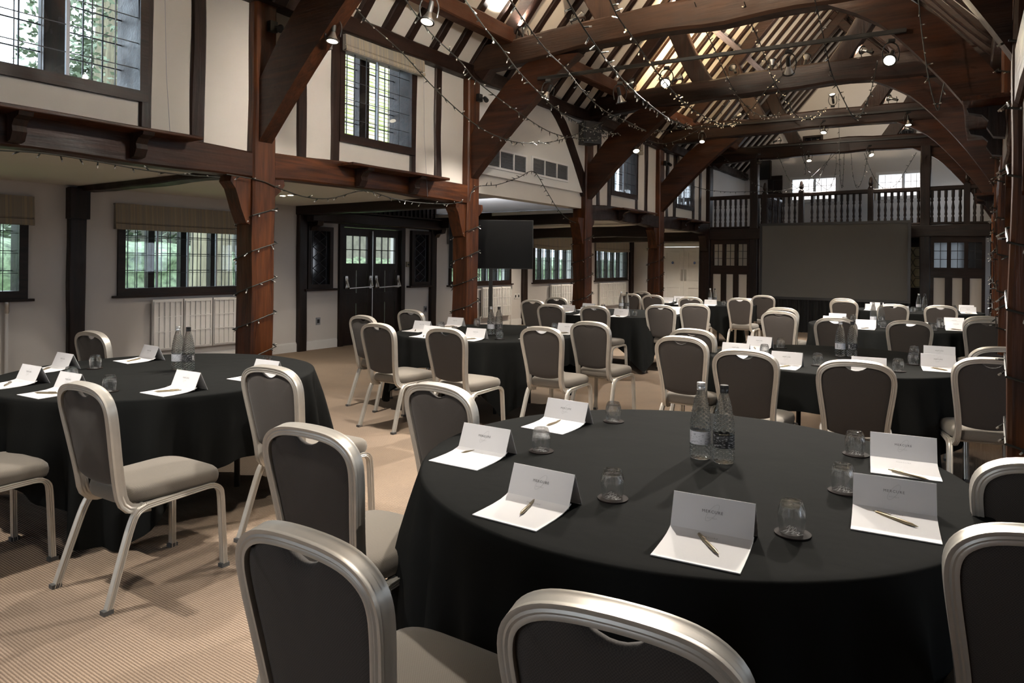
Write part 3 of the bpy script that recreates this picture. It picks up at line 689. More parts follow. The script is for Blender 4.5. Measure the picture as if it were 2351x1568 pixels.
# standing pipe at the left edge
pp = thing('heating_pipe', 'white heating pipe with a valve at the left edge', 'pipe', (XO + 0.07, 3.22, 0))
p = MB(); p.tube([(0, 0, 0), (0, 0, 0.86)], 0.018, 10); obj('tube', p, 'white_gloss', pp, True)
v = MB(); v.lathe([(0.02, 0.83), (0.026, 0.85), (0.022, 0.90), (0.028, 0.92), (0.026, 0.955), (0.01, 0.96)], 12); obj('valve', v, 'steel', pp, True)
for (yy, z, lb) in ((7.62, 0.40, 'double socket low left of the doors'), (10.28, 0.47, 'socket low right of the doors'), (13.45, 0.62, 'white socket near the television'), (13.58, 0.62, 'second white socket near the television')):
    t = thing('wall_socket', lb, 'socket', (XO, yy, z), 0, 'wall sockets'); obj('plate', MB().box((0, 0, 0), (0.012, 0.085, 0.12)), 'steel_dull' if yy < 11 else 'white_gloss', t)
    obj('insert', MB().box((0.012, 0.02, 0.03), (0.016, 0.065, 0.09)), 'black_plastic', t)
t = thing('call_point', 'small brass switch plate right of the doors', 'switch', (XO, 9.76, 1.36)); obj('plate', MB().box((0, 0, 0), (0.02, 0.09, 0.10)), 'pen', t); obj('button', MB().box((0.02, 0.03, 0.03), (0.03, 0.06, 0.06)), 'black_plastic', t)

# ------------------------------------------------------------------ white doors at the aisle end
d2 = link('door_2', None); tag(d2, 'white panelled double doors', None, None, 'structure')
fm = MB(); fm.box((-8.20, 19.93, 0), (-8.10, 20.05, 2.10)); fm.box((-6.75, 19.93, 0), (-6.65, 20.05, 2.10)); fm.box((-8.10, 19.93, 2.0), (-6.75, 20.05, 2.10)); obj('door_frame', fm, 'white_gloss', d2)
for L in range(2):
    a = -8.10 + L * 0.677; b = a + 0.673
    lf = obj('door_leaf', MB().box((a, 20.0, 0.01), (b, 20.05, 1.99)), 'white_gloss', d2)
    for z0, z1 in ((0.15, 0.80), (1.0, 1.85)):
        m = MB(); c0, c1 = a + 0.12, b - 0.12
        m.box((c0, 19.985, z0), (c1, 20.0, z0 + 0.03)); m.box((c0, 19.985, z1 - 0.03), (c1, 20.0, z1)); m.box((c0, 19.985, z0 + .03), (c0 + 0.03, 20.0, z1 - .03)); m.box((c1 - 0.03, 19.985, z0 + .03), (c1, 20.0, z1 - .03)); obj('door_panel', m, 'white_gloss', lf)
    px = b - 0.05 if L == 0 else a + 0.05
    obj('push_plate', MB().box((px - 0.035, 19.992, 0.98), (px + 0.035, 20.0, 1.32)), 'steel', lf)
    sg = MB(); sg.lathe([(0.035, 0), (0.035, 0.004)], 20); me = sg.mesh('sign_disc', 'blue_sign')
    so = link('sign_disc', me, lf, ((a + b) / 2, 19.984, 1.52), (pi / 2, 0, 0))
    obj('sign_text', MB().box((-0.022, -0.006, 0.0042), (0.022, 0.006, 0.0052)), 'logo_white', so)

# ------------------------------------------------------------------ gallery
YG = BAY[5]
gal = obj('gallery', MB().box((XL - 0.05, YG + 0.12, 2.18), (XR + 0.1, 20.0, 2.34)), 'oakX'); tag(gal, 'dark timber gallery with turned balustrade across the end of the hall', 'gallery')
obj('front_beam', MB().beam((XL, YG + 0.08, 2.215), (XR, YG + 0.08, 2.215), 0.22, 0.26, seg=20, rough=0.012, seed=77), 'blackX', gal, True)
obj('handrail', MB().beam((XL, YG + 0.06, 3.10), (XR - 0.02, YG + 0.06, 3.10), 0.09, 0.09, seg=8, rough=0.003, seed=71), 'blackX', gal, True)
obj('bottom_rail', MB().beam((XL, YG + 0.06, 2.37), (XR - 0.02, YG + 0.06, 2.37), 0.08, 0.05, seg=8, rough=0.003), 'blackX', gal, True)
bal = MB().lathe([(0.030, 0), (0.030, 0.10), (0.018, 0.13), (0.030, 0.17), (0.022, 0.22), (0.032, 0.30), (0.020, 0.40), (0.016, 0.43), (0.030, 0.46), (0.022, 0.50), (0.032, 0.53), (0.032, 0.67)], 10).mesh('baluster', 'blackZ', True)
gposts = [-4.545, -1.03]; newels = [-3.49, -2.06]
x = XL + 0.12; k = 0
while x < XR - 0.05:
    if all(abs(x - q) > 0.11 for q in gposts + newels): link('baluster', bal, gal, (x, YG + 0.06, 2.39))
    x += 0.1235
for q in gposts: obj('gallery_post', MB().beam((q, YG + 0.08, 0), (q, YG + 0.08, 4.0), 0.18, 0.19, up=(1, 0, 0), seg=16, rough=0.008, seed=int(q * 10)), 'blackZ', gal, True)
for q in newels + [-0.30, -4.30]:
    n = MB().box((q - 0.055, YG + 0.005, 2.34), (q + 0.055, YG + 0.115, 3.17)); nw = obj('newel', n, 'blackZ', gal)
    obj('finial', MB().lathe([(0.05, 0), (0.055, 0.02), (0.03, 0.05), (0.045, 0.08), (0.052, 0.11), (0.03, 0.22), (0.012, 0.25)], 12, (q, YG + 0.06, 3.17)), 'blackZ', nw, True)
# return balustrade along the stair
for k in range(10): link('baluster', bal, gal, (-4.30, YG + 0.25 + k * 0.14, 2.39))
obj('stair_handrail', MB().beam((-4.30, YG + 0.1, 3.10), (-4.30, YG + 1.7, 3.10), 0.07, 0.07, seg=4, rough=0.002), 'blackY', gal, True)
# side wall in the gallery at the left and right (white)
wall('wall_gallery_left', 'X', XL - 0.05, -0.1, YG + 0.1, 20.0, 2.34, 5.0, [], 'white_wall')
wall('wall_gallery_right', 'X', XR + 0.05, 0.1, YG + 0.1, 20.0, 2.34, 5.0, [(17.5, 19.5, 2.7, 4.1)], 'white_wall'); leaded_window('X', XR + 0.05, 1, 17.5, 19.5, 2.7, 4.1, 3, 3, 4, 'gal', quarries=False, sec=False)  # unseen window added to bring daylight onto the gallery walls
# dark doorway and speaker on the gallery wall
t = obj('gallery_doorway', MB().box((-5.0, 19.94, 2.345), (-4.86, 19.995, 3.95)).box((-4.86, 19.94, 3.83), (-4.62, 19.995, 3.95)).box((-4.86, 19.985, 2.345), (-4.62, 19.995, 3.83)), 'blackZ'); tag(t, 'narrow dark doorway at the back left of the gallery', 'doorway')
t = thing('wall_speaker', 'dark square speaker on the gallery back wall', 'speaker', (-4.12 - 0.62 + 0.5, 19.85, 3.72)); obj('cabinet', MB().box((-0.16, 0, 0), (0.16, 0.15, 0.52)), 'blackZ', t); obj('speaker_grille', MB().box((-0.13, -0.01, 0.03), (0.13, 0, 0.49)), 'black_plastic', t)
t.location = (onY(1755, 395, 19.85).x, 19.85, 3.86)
# wall under the gallery: panelled ends
def end_panel(x0, x1, label, glassmat):
    t = thing('panelled_screen', label, 'panelling', (0, YG + 0.03, 0), 0, 'panelled screens under the gallery'); a, b = x0, x1; W = b - a
    f = MB(); 
    for z0, z1 in ((0.0, 0.14), (1.24, 1.45), (1.97, 2.10)): f.box((a, 0, z0), (b, 0.11, z1))
    f.box((a, 0, 0.14), (a + 0.06, 0.11, 1.24)); f.box((b - 0.06, 0, 0.14), (b, 0.11, 1.24)); f.box((a, 0, 1.45), (a + 0.06, 0.11, 1.97)); f.box((b - 0.06, 0, 1.45), (b, 0.11, 1.97))
    obj('frame', f, 'oakX', t)
    i0, i1 = a + 0.06, b - 0.06; lw = (i1 - i0 - 0.14) / 3
    for k in range(3):
        s0 = i0 + k * (lw + 0.07); s1 = s0 + lw
        if k:
            obj('stud', MB().box((s0 - 0.07 - 0.03, 0, 0.14), (s0 + 0.03, 0.11, 1.24)), 'oakZ', t); obj('mullion', MB().box((s0 - 0.07, 0, 1.45), (s0, 0.11, 1.97)), 'oakZ', t)
        e0 = s0 + (0.03 if k else 0); e1 = s1 - (0.03 if k < 2 else 0)
        obj('infill', MB().box((e0, 0.03, 0.14), (e1, 0.08, 1.24)), 'plaster', t)
        for c in range(2):
            for r in range(3):
                pn = pane_obj(t, 0.06, s0 + lw * c / 2, s0 + lw * (c + 1) / 2, 1.45 + 0.52 * r / 3, 1.45 + 0.52 * (r + 1) / 3, 'Y', glassmat)
        ld = MB(); ld.box((s0 + lw / 2 - .006, .05, 1.45), (s0 + lw / 2 + .006, .07, 1.97))
        for r in (1, 2): ld.box((s0, .051, 1.45 + .52 * r / 3 - .006), (s1, .069, 1.45 + .52 * r / 3 + .006))
        obj('glazing_bar', ld, 'lead', t)
end_panel(-5.58, -4.64, 'half-timbered leaded screen left of the projection screen', 'pane')
end_panel(-0.93, 0.02, 'half-timbered leaded screen right of the projection screen', 'dark_pane')
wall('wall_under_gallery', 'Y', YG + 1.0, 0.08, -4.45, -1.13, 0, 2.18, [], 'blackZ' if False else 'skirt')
t = thing('leaded_door', 'amber leaded glass door half hidden right of the projection screen', 'door', (-1.75, YG + 0.86, 0)); f = MB(); f.box((0, 0, 0), (0.08, 0.06, 2.0)); f.box((0.62, 0, 0), (0.70, 0.06, 2.0)); f.box((0.08, 0, 0), (0.62, 0.06, 1.0)); f.box((0.08, 0, 1.9), (0.62, 0.06, 2.0)); obj('frame', f, 'blackZ', t)
obj('glass', MB().box((0.08, 0.02, 1.0), (0.62, 0.03, 1.9)), 'amber_glass', t)
ld = MB()
for k in range(4):
    for q in range(3):
        cx, cz, r = 0.17 + q * 0.18, 1.11 + k * 0.225, 0.09
        for s_ in range(6): ld.tube([(cx + r * cos(s_ * pi / 3), 0.015, cz + 1.2 * r * sin(s_ * pi / 3)), (cx + r * cos((s_ + 1) * pi / 3), 0.015, cz + 1.2 * r * sin((s_ + 1) * pi / 3))], 0.006, 4)
tag(obj('leading', ld, 'lead', t), kind='stuff')

# projection screen
t = thing('projection_screen', 'large grey projection screen with black frame and skirt before the gallery', 'screen', (-2.72, 16.0, 0))
a, b, z0, z1 = -1.46, 1.50, 0.72, 2.40
f = MB(); e = 0.055
f.box((a, 0, z0), (b, 0.05, z0 + e)); f.box((a, 0, z1 - e), (b, 0.05, z1)); f.box((a, 0, z0 + e), (a + e, 0.05, z1 - e)); f.box((b - e, 0, z0 + e), (b, 0.05, z1 - e)); obj('frame', f, 'black_plastic', t)
obj('fabric', MB().box((a + e, 0.015, z0 + e), (b - e, 0.03, z1 - e)), 'screen', t)
sk = MB(); n = 160
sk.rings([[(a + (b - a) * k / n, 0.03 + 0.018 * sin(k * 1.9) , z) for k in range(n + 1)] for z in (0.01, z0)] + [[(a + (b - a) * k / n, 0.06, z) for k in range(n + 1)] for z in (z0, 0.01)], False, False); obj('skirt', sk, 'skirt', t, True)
for q in (a + 0.03, b - 0.03): obj('leg', MB().beam((q, 0.07, 0), (q, 0.07, z1), 0.04, 0.04, up=(1, 0, 0), seg=1, rough=0), 'black_metal', t)

# television on a floor stand
tp = V((-S * 10.8 + C * (1127 - CX) / F * 10.8, C * 10.8 + S * (1127 - CX) / F * 10.8, 0))
t = thing('television_stand', 'black pole stand under the large television', 'stand', tp, YAW)
obj('pole', MB().box((-0.03, -0.02, 0.03), (0.03, 0.02, 1.55)), 'black_metal', t); obj('base', MB().box((-0.35, -0.3, 0), (0.35, 0.3, 0.03)), 'black_metal', t)
t2 = thing('television', 'large black flat television behind the second post', 'television', tp + V((0, 0, 1.36)), YAW)
obj('bezel', MB().box((-0.655, -0.06, 0), (0.655, -0.022, 0.76)), 'black_plastic', t2); obj('screen', MB().box((-0.645, -0.063, 0.012), (0.645, -0.06, 0.748)), 'tv', t2); obj('mount', MB().box((-0.2, -0.022, 0.2), (0.2, 0.02, 0.5)), 'black_metal', t2)

# ------------------------------------------------------------------ chairs
def yb(z): return -0.205 - 0.17 * (z - 0.45)
half = [(0.0, 0.906), (0.06, 0.904), (0.115, 0.896), (0.154, 0.879), (0.180, 0.852), (0.190, 0.815), (0.188, 0.765), (0.180, 0.70), (0.169, 0.62), (0.161, 0.55), (0.157, 0.49), (0.158, 0.44)]
hs = crom([(a, 0, b) for a, b in half], 3)
full = [(-p.x, p.z) for p in reversed(hs)] + [(p.x, p.z) for p in hs[1:]]
hook = [(0.160, 0.41, yb(0.41) + 0.006), (0.164, 0.388, yb(0.40) + 0.025), (0.168, 0.378, yb(0.4) + 0.06), (0.170, 0.376, yb(0.4) + 0.11)]
bpath = [V((-x, yy, z)) for x, z, yy in reversed(hook)] + [V((x, yb(z), z)) for x, z in full] + [V((x, yy, z)) for x, z, yy in hook]
def ribbed(a, b, g=0.0035):
    p = []
    r = 0.25
    # outline with shallow grooves on all four faces
    for k in range(7): x = a * (-1 + 2 * k / 6); p.append((x, -b + (g if k in (2, 4) else (0.3 * g if k in (0, 6) else 0))))
    for k in range(1, 7): yv = b * (-1 + 2 * k / 6); p.append((a - (g if k in (2, 4) else 0), yv))
    for k in range(1, 7): x = a * (1 - 2 * k / 6); p.append((x, b - (g if k in (2, 4) else 0)))
    for k in range(1, 6): yv = b * (1 - 2 * k / 6); p.append((-a + (g if k in (2, 4) else 0), yv))
    return p
def make_chair(name='banquet_chair'):
    t = thing(name, 'x', 'chair')
    bf = MB().sweep(bpath, ribbed(0.0145, 0.021, 0.0024), (0, 1, 0.17)); obj('back_frame', bf, 'alu', t, True)
    # padded back, dished below the top rail for the hand hold
    inner = []
    for x, z in full:
        if z < 0.53: continue
        zz = z - 0.012 if abs(x) < 0.17 else z
        if z > 0.86: zz -= 0.032 * max(0, 1 - (x / 0.068) ** 2)
        inner.append((x * 0.945, zz))
    bot = [(0.149 * cos(a), 0.515 - 0.035 * sin(a) ** 1) for a in [pi * k / 12 for k in range(1, 12)]]
    loop = inner + bot
    c0 = (0.0, 0.69); pts = loop
    b = MB(); R = []
    def ring(sx, off): return [V((c0[0] + (x - c0[0]) * sx, 0, c0[1] + (z - c0[1]) * sx)) + V((0, yb(c0[1] + (z - c0[1]) * sx) + off, 0)) for x, z in pts]
    for sx, off in ((0.02, 0.036), (0.3, 0.035), (0.6, 0.032), (0.82, 0.026), (0.94, 0.018), (0.99, 0.008), (1.0, 0.0), (0.99, -0.006), (0.94, -0.012), (0.82, -0.016), (0.5, -0.019), (0.02, -0.020)): R.append(ring(sx, off))
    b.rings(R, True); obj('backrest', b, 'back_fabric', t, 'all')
    # seat cushion
    n = 40; s = MB(); R = []
    def plan(k, ins):
        a = 2 * pi * k / n; c_, s_ = cos(a), sin(a); e = 0.42
        x = math.copysign(abs(c_) ** e, c_); yv = math.copysign(abs(s_) ** e, s_)
        hw = 0.192 + 0.018 * yv - ins; return V((x * hw, 0.035 + yv * (0.235 - ins), 0))
    for ins, z in ((0.03, 0.402), (0.006, 0.405), (0.0, 0.42), (-0.002, 0.44), (0.003, 0.462), (0.016, 0.474), (0.05, 0.481), (0.10, 0.4855), (0.15, 0.487)):
        R.append([plan(k, ins) + V((0, 0, z - 0.012 * max(0, (plan(k, ins).y - 0.15) / 0.12) ** 2)) for k in range(n)])
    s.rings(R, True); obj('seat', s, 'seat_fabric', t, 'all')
    pr = ribbed(0.011, 0.016, 0.003)
    for q in (-1, 1):
        rear = [V((q * 0.212, -0.285, 0.0)), V((q * 0.201, -0.222, 0.20)), V((q * 0.194, -0.178, 0.33)), V((q * 0.190, -0.150, 0.372)), V((q * 0.189, -0.11, 0.388))]
        rail = [rear[-1], V((q * 0.189, 0.0, 0.392)), V((q * 0.192, 0.17, 0.398))]
        front = [rail[-1], V((q * 0.194, 0.205, 0.394)), V((q * 0.196, 0.232, 0.374)), V((q * 0.198, 0.243, 0.33)), V((q * 0.204, 0.250, 0.15)), V((q * 0.209, 0.255, 0.0))]
        for nm, pth in (('leg', crom(rear, 3)), ('seat_rail', crom(rail, 2)), ('leg', crom(front, 3))):
            lg = obj(nm, MB().sweep(pth, pr, (1, 0, 0)), 'alu', t, True)
            if nm == 'leg':
                ft = pth[0] if pth[0].z < 0.01 else pth[-1]
                obj('foot_cap', MB().box((ft.x - 0.016, ft.y - 0.02, 0), (ft.x + 0.016, ft.y + 0.02, 0.018)), 'foot', lg)
    obj('cross_rail', MB().beam((-0.188, -0.12, 0.392), (0.188, -0.12, 0.392), 0.02, 0.018, seg=1, rough=0), 'alu', t)
    return t
TABLES = {  # centre x, y, phrase for labels, cloth side, cloth angle
    4: (-0.886, 2.376, 'nearest round table', 2.44, -0.12), 1: (-4.26, 2.36, 'front left round table', 2.55, 0.02),
    2: (-4.20, 5.72, 'second table of the left row', 2.32, 0.03), 3: (-4.42, 9.25, 'third table of the left row', 2.36, 0.0),
    8: (-4.30, 12.75, 'farthest table of the left row', 2.36, 0.05), 5: (-0.95, 5.80, 'second table of the right row', 2.32, 0.0),
    6: (-0.93, 9.55, 'third table of the right row', 2.4, 0.04), 7: (-0.90, 13.1, 'farthest table of the right row', 2.4, 0.0)}
# chairs by table: pixel of the middle of the top rail, facing in degrees
CH = {1: [(208, 760, 94), (None, (-3.89, 1.255), 91), (190, 879, 92), (618, 840, 94)],
      4: [(1005, 881, 86), (706, 978, 94), (696, 1222, 91), (1414, 1392, 97), (2445, 1222, 98), (2437, 1062, 98)],
      2: [(942, 711, 86), (832, 724, 84), (866, 742, 88), (1022, 753, 90), (1242, 750, 91), (1354, 738, 90)],
      3: [(1277, 682, 90), (1222, 688, 90), (1264, 698, 90), (1365, 702, 91), (1516, 700, 94), (1595, 697, 100)],
      8: [(1472, 669, 92), (1447, 674, 90), (1498, 677, 90), (1585, 682, 92), (1698, 684, 92), (1752, 678, 95)],
      5: [(1588, 755, 86), (1563, 772, 88), (1710, 803, 90), (1965, 828, 98), (2280, 822, 103), (2306, 797, 105)],
      6: [(1795, 706, 88), (1788, 714, 88), (1918, 730, 92), (2088, 736, 96), (2266, 734, 100), (2262, 726, 105)],
      7: [(1935, 685, 88), (1938, 689, 88), (2050, 698, 92), (2160, 701, 95)]}
ORD = ['first', 'second', 'third', 'fourth', 'fifth', 'sixth']
proto = make_chair(); used = False
for ti, lst in CH.items():
    tx, ty, ph = TABLES[ti][:3]
    for k, ch in enumerate(lst):
        fa = radians(ch[2]); d = V((cos(fa), sin(fa), 0))
        if ch[0] is None: pos = V((*ch[1], 0))
        else:
            top = onZ(ch[0], ch[1], 0.921); pos = V((top.x, top.y, 0)) - d * yb(0.91)
        o = proto if not used else copy_tree(proto); used = True
        o.location = pos; o.rotation_euler = (0, 0, fa - pi / 2)
        tag(o, 'grey-brown banquet chair at the %s, %s from left' % (ph, ORD[k]), 'chair', 'banquet chairs around the %s' % ph)

# ------------------------------------------------------------------ tables and cloths
R_T = 0.915
tp_mesh = MB().lathe([(0.0001, 0.70), (R_T - 0.02, 0.70), (R_T - 0.006, 0.708), (R_T - 0.006, 0.728), (R_T - 0.02, 0.734), (0.0001, 0.734)], 64).mesh('table_top', 'tieX')
leg_mesh = MB().beam((0, 0, 0), (0, 0, 0.70), 0.035, 0.035, up=(1, 0, 0), seg=1, rough=0).mesh('leg', 'black_metal')
rail_mesh = MB().box((-0.5, -0.015, 0.68), (0.5, 0.015, 0.70)).mesh('under_rail', 'black_metal')
def cloth_mesh(side, ang, seed):
    mb = MB(); n = 220; rnd = random.Random(seed); ph = [rnd.uniform(0, 2 * pi) for _ in range(6)]
    rr = R_T + 0.006; top = [[], ]
    R = []
    for r in (0.02, 0.3, 0.6, 0.8, 0.88):
        R.append([(r * cos(2 * pi * k / n), r * sin(2 * pi * k / n), 0.7405) for k in range(n)])
    for r, z in ((rr - 0.012, 0.7405), (rr - 0.004, 0.738), (rr, 0.731)): R.append([(r * cos(2 * pi * k / n), r * sin(2 * pi * k / n), z) for k in range(n)])
    drops = []
    for k in range(n):
        a = 2 * pi * k / n - ang; L = side / 2 / max(abs(cos(a)), abs(sin(a))); drops.append(min(L - R_T, 0.722))
    drops = [sum(drops[(k + j) % n] for j in range(-2, 3)) / 5 for k in range(n)]
    m = 14
    for i in range(1, m + 1):
        t = i / m; ring = []
        for k in range(n):
            a = 2 * pi * k / n; dz = drops[k] * t
            corner = abs(sin(2 * (a - ang)))       # 1 at the corners of the square
            f = (0.055 + 0.095 * corner) * (dz / 0.6) ** 0.9
            wv = cos(11 * a + ph[0] + 0.9 * sin(3 * a)) * 0.42 + cos(19 * a + ph[1] + 1.2 * sin(2 * a)) * 0.45 + cos(31 * a + ph[2] + 2 * sin(a)) * 0.38 + cos(4 * (a - ang) + pi) * 0.35
            r = rr + 0.012 * min(1, dz / 0.2) - 0.02 * dz + f * wv * 0.85 + 0.02 * corner * dz
            r = max(r, R_T - 0.06)
            ring.append((r * cos(a), r * sin(a), 0.731 - dz))
        R.append(ring)
    mb.rings(R, False); mb.f.append(tuple(range(n)))
    me = mb.mesh('tablecloth', 'cloth', 'all'); return me
for ti, (tx, ty, ph, side, ang) in TABLES.items():
    t = thing('round_table', 'round folding table under black cloth, the %s' % ph, 'table', (tx, ty, 0), ang, 'round tables')
    link('table_top', tp_mesh, t)
    for q in range(4): link('leg', leg_mesh, t, (0.45 * cos(pi / 4 + q * pi / 2), 0.45 * sin(pi / 4 + q * pi / 2), 0))
    for q in (-0.3, 0.3): link('under_rail', rail_mesh, t, (0, q, 0))
    o = link('tablecloth', cloth_mesh(side, ang, ti), None, (tx, ty, 0)); tag(o, 'black cloth draped over the %s' % ph, 'tablecloth', 'black tablecloths')

# ------------------------------------------------------------------ table settings
ZT = 0.741
def pad_proto():
    t = thing('notepad', 'x', 'notepad'); W, D = 0.21, 0.20
    p = MB(); n = 8
    prof = [(0.0, 0.0), (0.05, 0.0), (0.10, 0.001), (0.14, 0.004), (0.17, 0.010), (0.19, 0.018)]
    R = [[(-W / 2 , yv, z + 0.0004), (W / 2, yv, z + 0.0004), (W / 2, yv, z + 0.003), (-W / 2, yv, z + 0.003)] for yv, z in prof]
    p.rings(R, True); obj('page', p, 'paper', t, True)
    # cover folded up into a tent behind the page
    c = MB(); th = 0.0012
    pts = [(0.175, 0.009), (0.212, 0.098), (0.256, 0.0004)]
    c.rings([[(x, a, b) for a, b in pts] + [(x, a, b - th * 3) for a, b in reversed(pts[1:2])] + [] for x in (-W / 2, W / 2)], False, False) if False else None
    for (a0, b0), (a1, b1) in ((pts[0], pts[1]), (pts[1], pts[2])):
        d = V((0, a1 - a0, b1 - b0)).normalized(); nn = V((0, -d.z, d.y)) * th
        c.add([V((-W / 2, a0, b0)), V((W / 2, a0, b0)), V((W / 2, a1, b1)), V((-W / 2, a1, b1)), V((-W / 2, a0, b0)) - nn, V((W / 2, a0, b0)) - nn, V((W / 2, a1, b1)) - nn, V((-W / 2, a1, b1)) - nn],
              [(0, 1, 2, 3), (4, 7, 6, 5), (0, 4, 5, 1), (1, 5, 6, 2), (2, 6, 7, 3), (3, 7, 4, 0)])
    cv = obj('cover', c, 'paper', t)
    tilt = atan2(pts[1][1] - pts[0][1], pts[1][0] - pts[0][0])
    for body, size, s_, mat, sp in (('MERCURE', 0.0105, 0.60, 'ink', 1.25), ('HOTELS', 0.0050, 0.44, 'ink_light', 1.5)):
        me = text_mesh(body, size, mat, sp); q = s_
        pos = V((0, pts[0][0] + (pts[1][0] - pts[0][0]) * q, pts[0][1] + (pts[1][1] - pts[0][1]) * q)) + V((0, -sin(tilt), cos(tilt))) * 0.0016
        link('lettering', me, cv, pos, (tilt, 0, 0))
    sw = MB(); arc = [V((0.012 + 0.010 * cos(a) * 1.0 - 0.012 * sin(a) * -1.0 * 0.0, 0, 0.0)) for a in (0,)]
    loopp = []
    for k in range(33):
        a = 2 * pi * k / 32; u, v_ = 0.009 * cos(a), 0.026 * sin(a)
        loopp.append((u * cos(-0.6) - v_ * sin(-0.6), u * sin(-0.6) + v_ * cos(-0.6)))
    base = V((0, pts[0][0], pts[0][1])); dv = V((0, cos(tilt), sin(tilt))); nv = V((0, -sin(tilt), cos(tilt)))
    L = 0.0965
    path = [base + dv * (L * 0.58 + b) + V((a, 0, 0)) + nv * 0.0014 for a, b in loopp]
    sw.sweep(path, [(0.00025, 0), (-0.00025, 0.0), (0, 0.0002)], (0, -sin(tilt), cos(tilt))); obj('emblem', sw, 'ink_light', cv)
    me = text_mesh('MERCURE', 0.009, 'ink_light', 1.25); link('lettering', me, t, (0, 0.155, 0.0110), (0.22, 0, 0))
    return t
def pen_proto():
    t = thing('pen', 'x', 'pen'); b = MB()
    b.lathe([(0.0006, 0.0), (0.0022, 0.008), (0.0046, 0.018), (0.0052, 0.05), (0.0052, 0.118), (0.0046, 0.122), (0.0026, 0.123), (0.0026, 0.134)], 12)
    b.v = [(x, z - 0.067, yv + 0.0052) for x, yv, z in b.v]; obj('barrel', b, 'pen', t, True)
    obj('clip', MB().box((-0.002, 0.012, 0.0100), (0.002, 0.052, 0.0118)).box((-0.002, 0.048, 0.008), (0.002, 0.052, 0.0118)), 'pen', t)
    return t
def coaster_proto():
    t = thing('coaster', 'x', 'coaster'); b = MB().lathe([(0.0001, 0), (0.046, 0), (0.0465, 0.002), (0.046, 0.0035), (0.0001, 0.0035)], 36); obj('disc', b, 'coaster', t, True)
    pth = crom([(-0.024, -0.004, 0), (-0.018, 0.010, 0), (-0.012, 0.013, 0), (-0.014, -0.006, 0), (-0.004, 0.010, 0), (0.002, 0.011, 0), (-0.001, -0.008, 0), (0.010, 0.010, 0), (0.015, 0.008, 0), (0.013, -0.008, 0), (0.020, -0.011, 0), (0.026, 0.0, 0)], 4)
    m = MB().sweep([p + V((0, 0, 0.0038)) for p in pth], [(-0.0012, 0), (0.0012, 0), (0, 0.0004)], (0, 0, 1)); obj('monogram', m, 'logo_white', t)
    return t
def glass_proto():
    t = thing('tumbler', 'x', 'glass')
    # upside down: rim at the bottom, heavy base on top
    outer = [(0.0305, 0.0), (0.0325, 0.012), (0.0350, 0.035), (0.0352, 0.050), (0.0325, 0.066), (0.0280, 0.078), (0.0245, 0.083), (0.012, 0.0835), (0.0005, 0.0825)]
    inner = [(0.0005, 0.0705), (0.020, 0.0705), (0.0265, 0.066), (0.0305, 0.056), (0.0332, 0.046), (0.0330, 0.035), (0.0308, 0.012), (0.0290, 0.0)]
    b = MB(); o = crom([(r, 0, z) for r, z in outer], 3); i = crom([(r, 0, z) for r, z in inner], 3)
    prof = [(max(p.x, 0.0004), p.z) for p in o]; b.lathe(prof + [(max(p.x, 0.0004), p.z) for p in i] + [prof[0]], 36, caps=False); obj('glass_body', b, 'tumbler_glass', t, 'all'); return t
def bottle_proto(black):
    t = thing('water_bottle', 'x', 'bottle'); b = MB()
    prof = crom([(0.0005, 0, 0.004), (0.024, 0, 0.001), (0.034, 0, 0.004), (0.0375, 0, 0.014), (0.0378, 0, 0.05), (0.0376, 0, 0.055), (0.0365, 0, 0.056), (0.0365, 0, 0.106), (0.0376, 0, 0.107), (0.0365, 0, 0.130), (0.0325, 0, 0.165), (0.026, 0, 0.20), (0.019, 0, 0.232), (0.0145, 0, 0.248), (0.0135, 0, 0.258), (0.0005, 0, 0.259)], 4)
    zs = [p.z for p in prof]; dense = []
    for a_, b_ in zip(prof, prof[1:]):
        m_ = max(1, int(abs(b_.z - a_.z) / 0.0016))
        dense += [a_.lerp(b_, q / m_) for q in range(m_)]
    prof = dense + [prof[-1]]
    n = 96
    def rf(k, z):
        if 0.056 < z < 0.112 or z < 0.012 or z > 0.225: return 0
        a = k / n * 20; q = z / 0.0075
        return 0.0024 * (abs(((a + q) % 2) - 1) + abs(((a - q) % 2) - 1) - 1)
    b.lathe([(p.x, p.z) for p in prof], n, rf=rf); g = obj('glass_body', b, 'bottle_glass', t, 'all')
    lb = MB().lathe([(0.0372, 0.058), (0.0374, 0.060), (0.0374, 0.102), (0.0372, 0.104)], 48, caps=False); obj('paper_label', lb, 'label_black' if black else 'label_silver', t, 'all')
    bc = MB()
    rnd = random.Random(3); a = -1.25
    for k in range(14):
        wdt = rnd.uniform(0.010, 0.028); r = 0.0377
        if k % 2 == 0: bc.add([(r * cos(a), r * sin(a), 0.068), (r * cos(a + wdt), r * sin(a + wdt), 0.068), (r * cos(a + wdt), r * sin(a + wdt), 0.095), (r * cos(a), r * sin(a), 0.095)], [(0, 1, 2, 3)])
        a += wdt
    tag(obj('barcode', bc, 'logo_white' if black else 'ink', t), kind='stuff')
    cp = MB().lathe([(0.0145, 0.250), (0.0152, 0.252), (0.0152, 0.262), (0.0146, 0.2635), (0.0152, 0.265), (0.0152, 0.276), (0.0135, 0.2775), (0.0002, 0.2775)], 24); obj('cap', cp, 'black_cap' if black else 'silver_cap', t, True)
    return t
PROT = {'pad': pad_proto(), 'pen': pen_proto(), 'coaster': coaster_proto(), 'glass': glass_proto(), 'b0': bottle_proto(False), 'b1': bottle_proto(True)}
fresh = set()
def put(kind, loc, rz, label, group):
    if kind not in fresh: fresh.add(kind); o = PROT[kind]
    else: o = copy_tree(PROT[kind])
    o.location = loc; o.rotation_euler = (0, 0, rz); return tag(o, label, None, group)
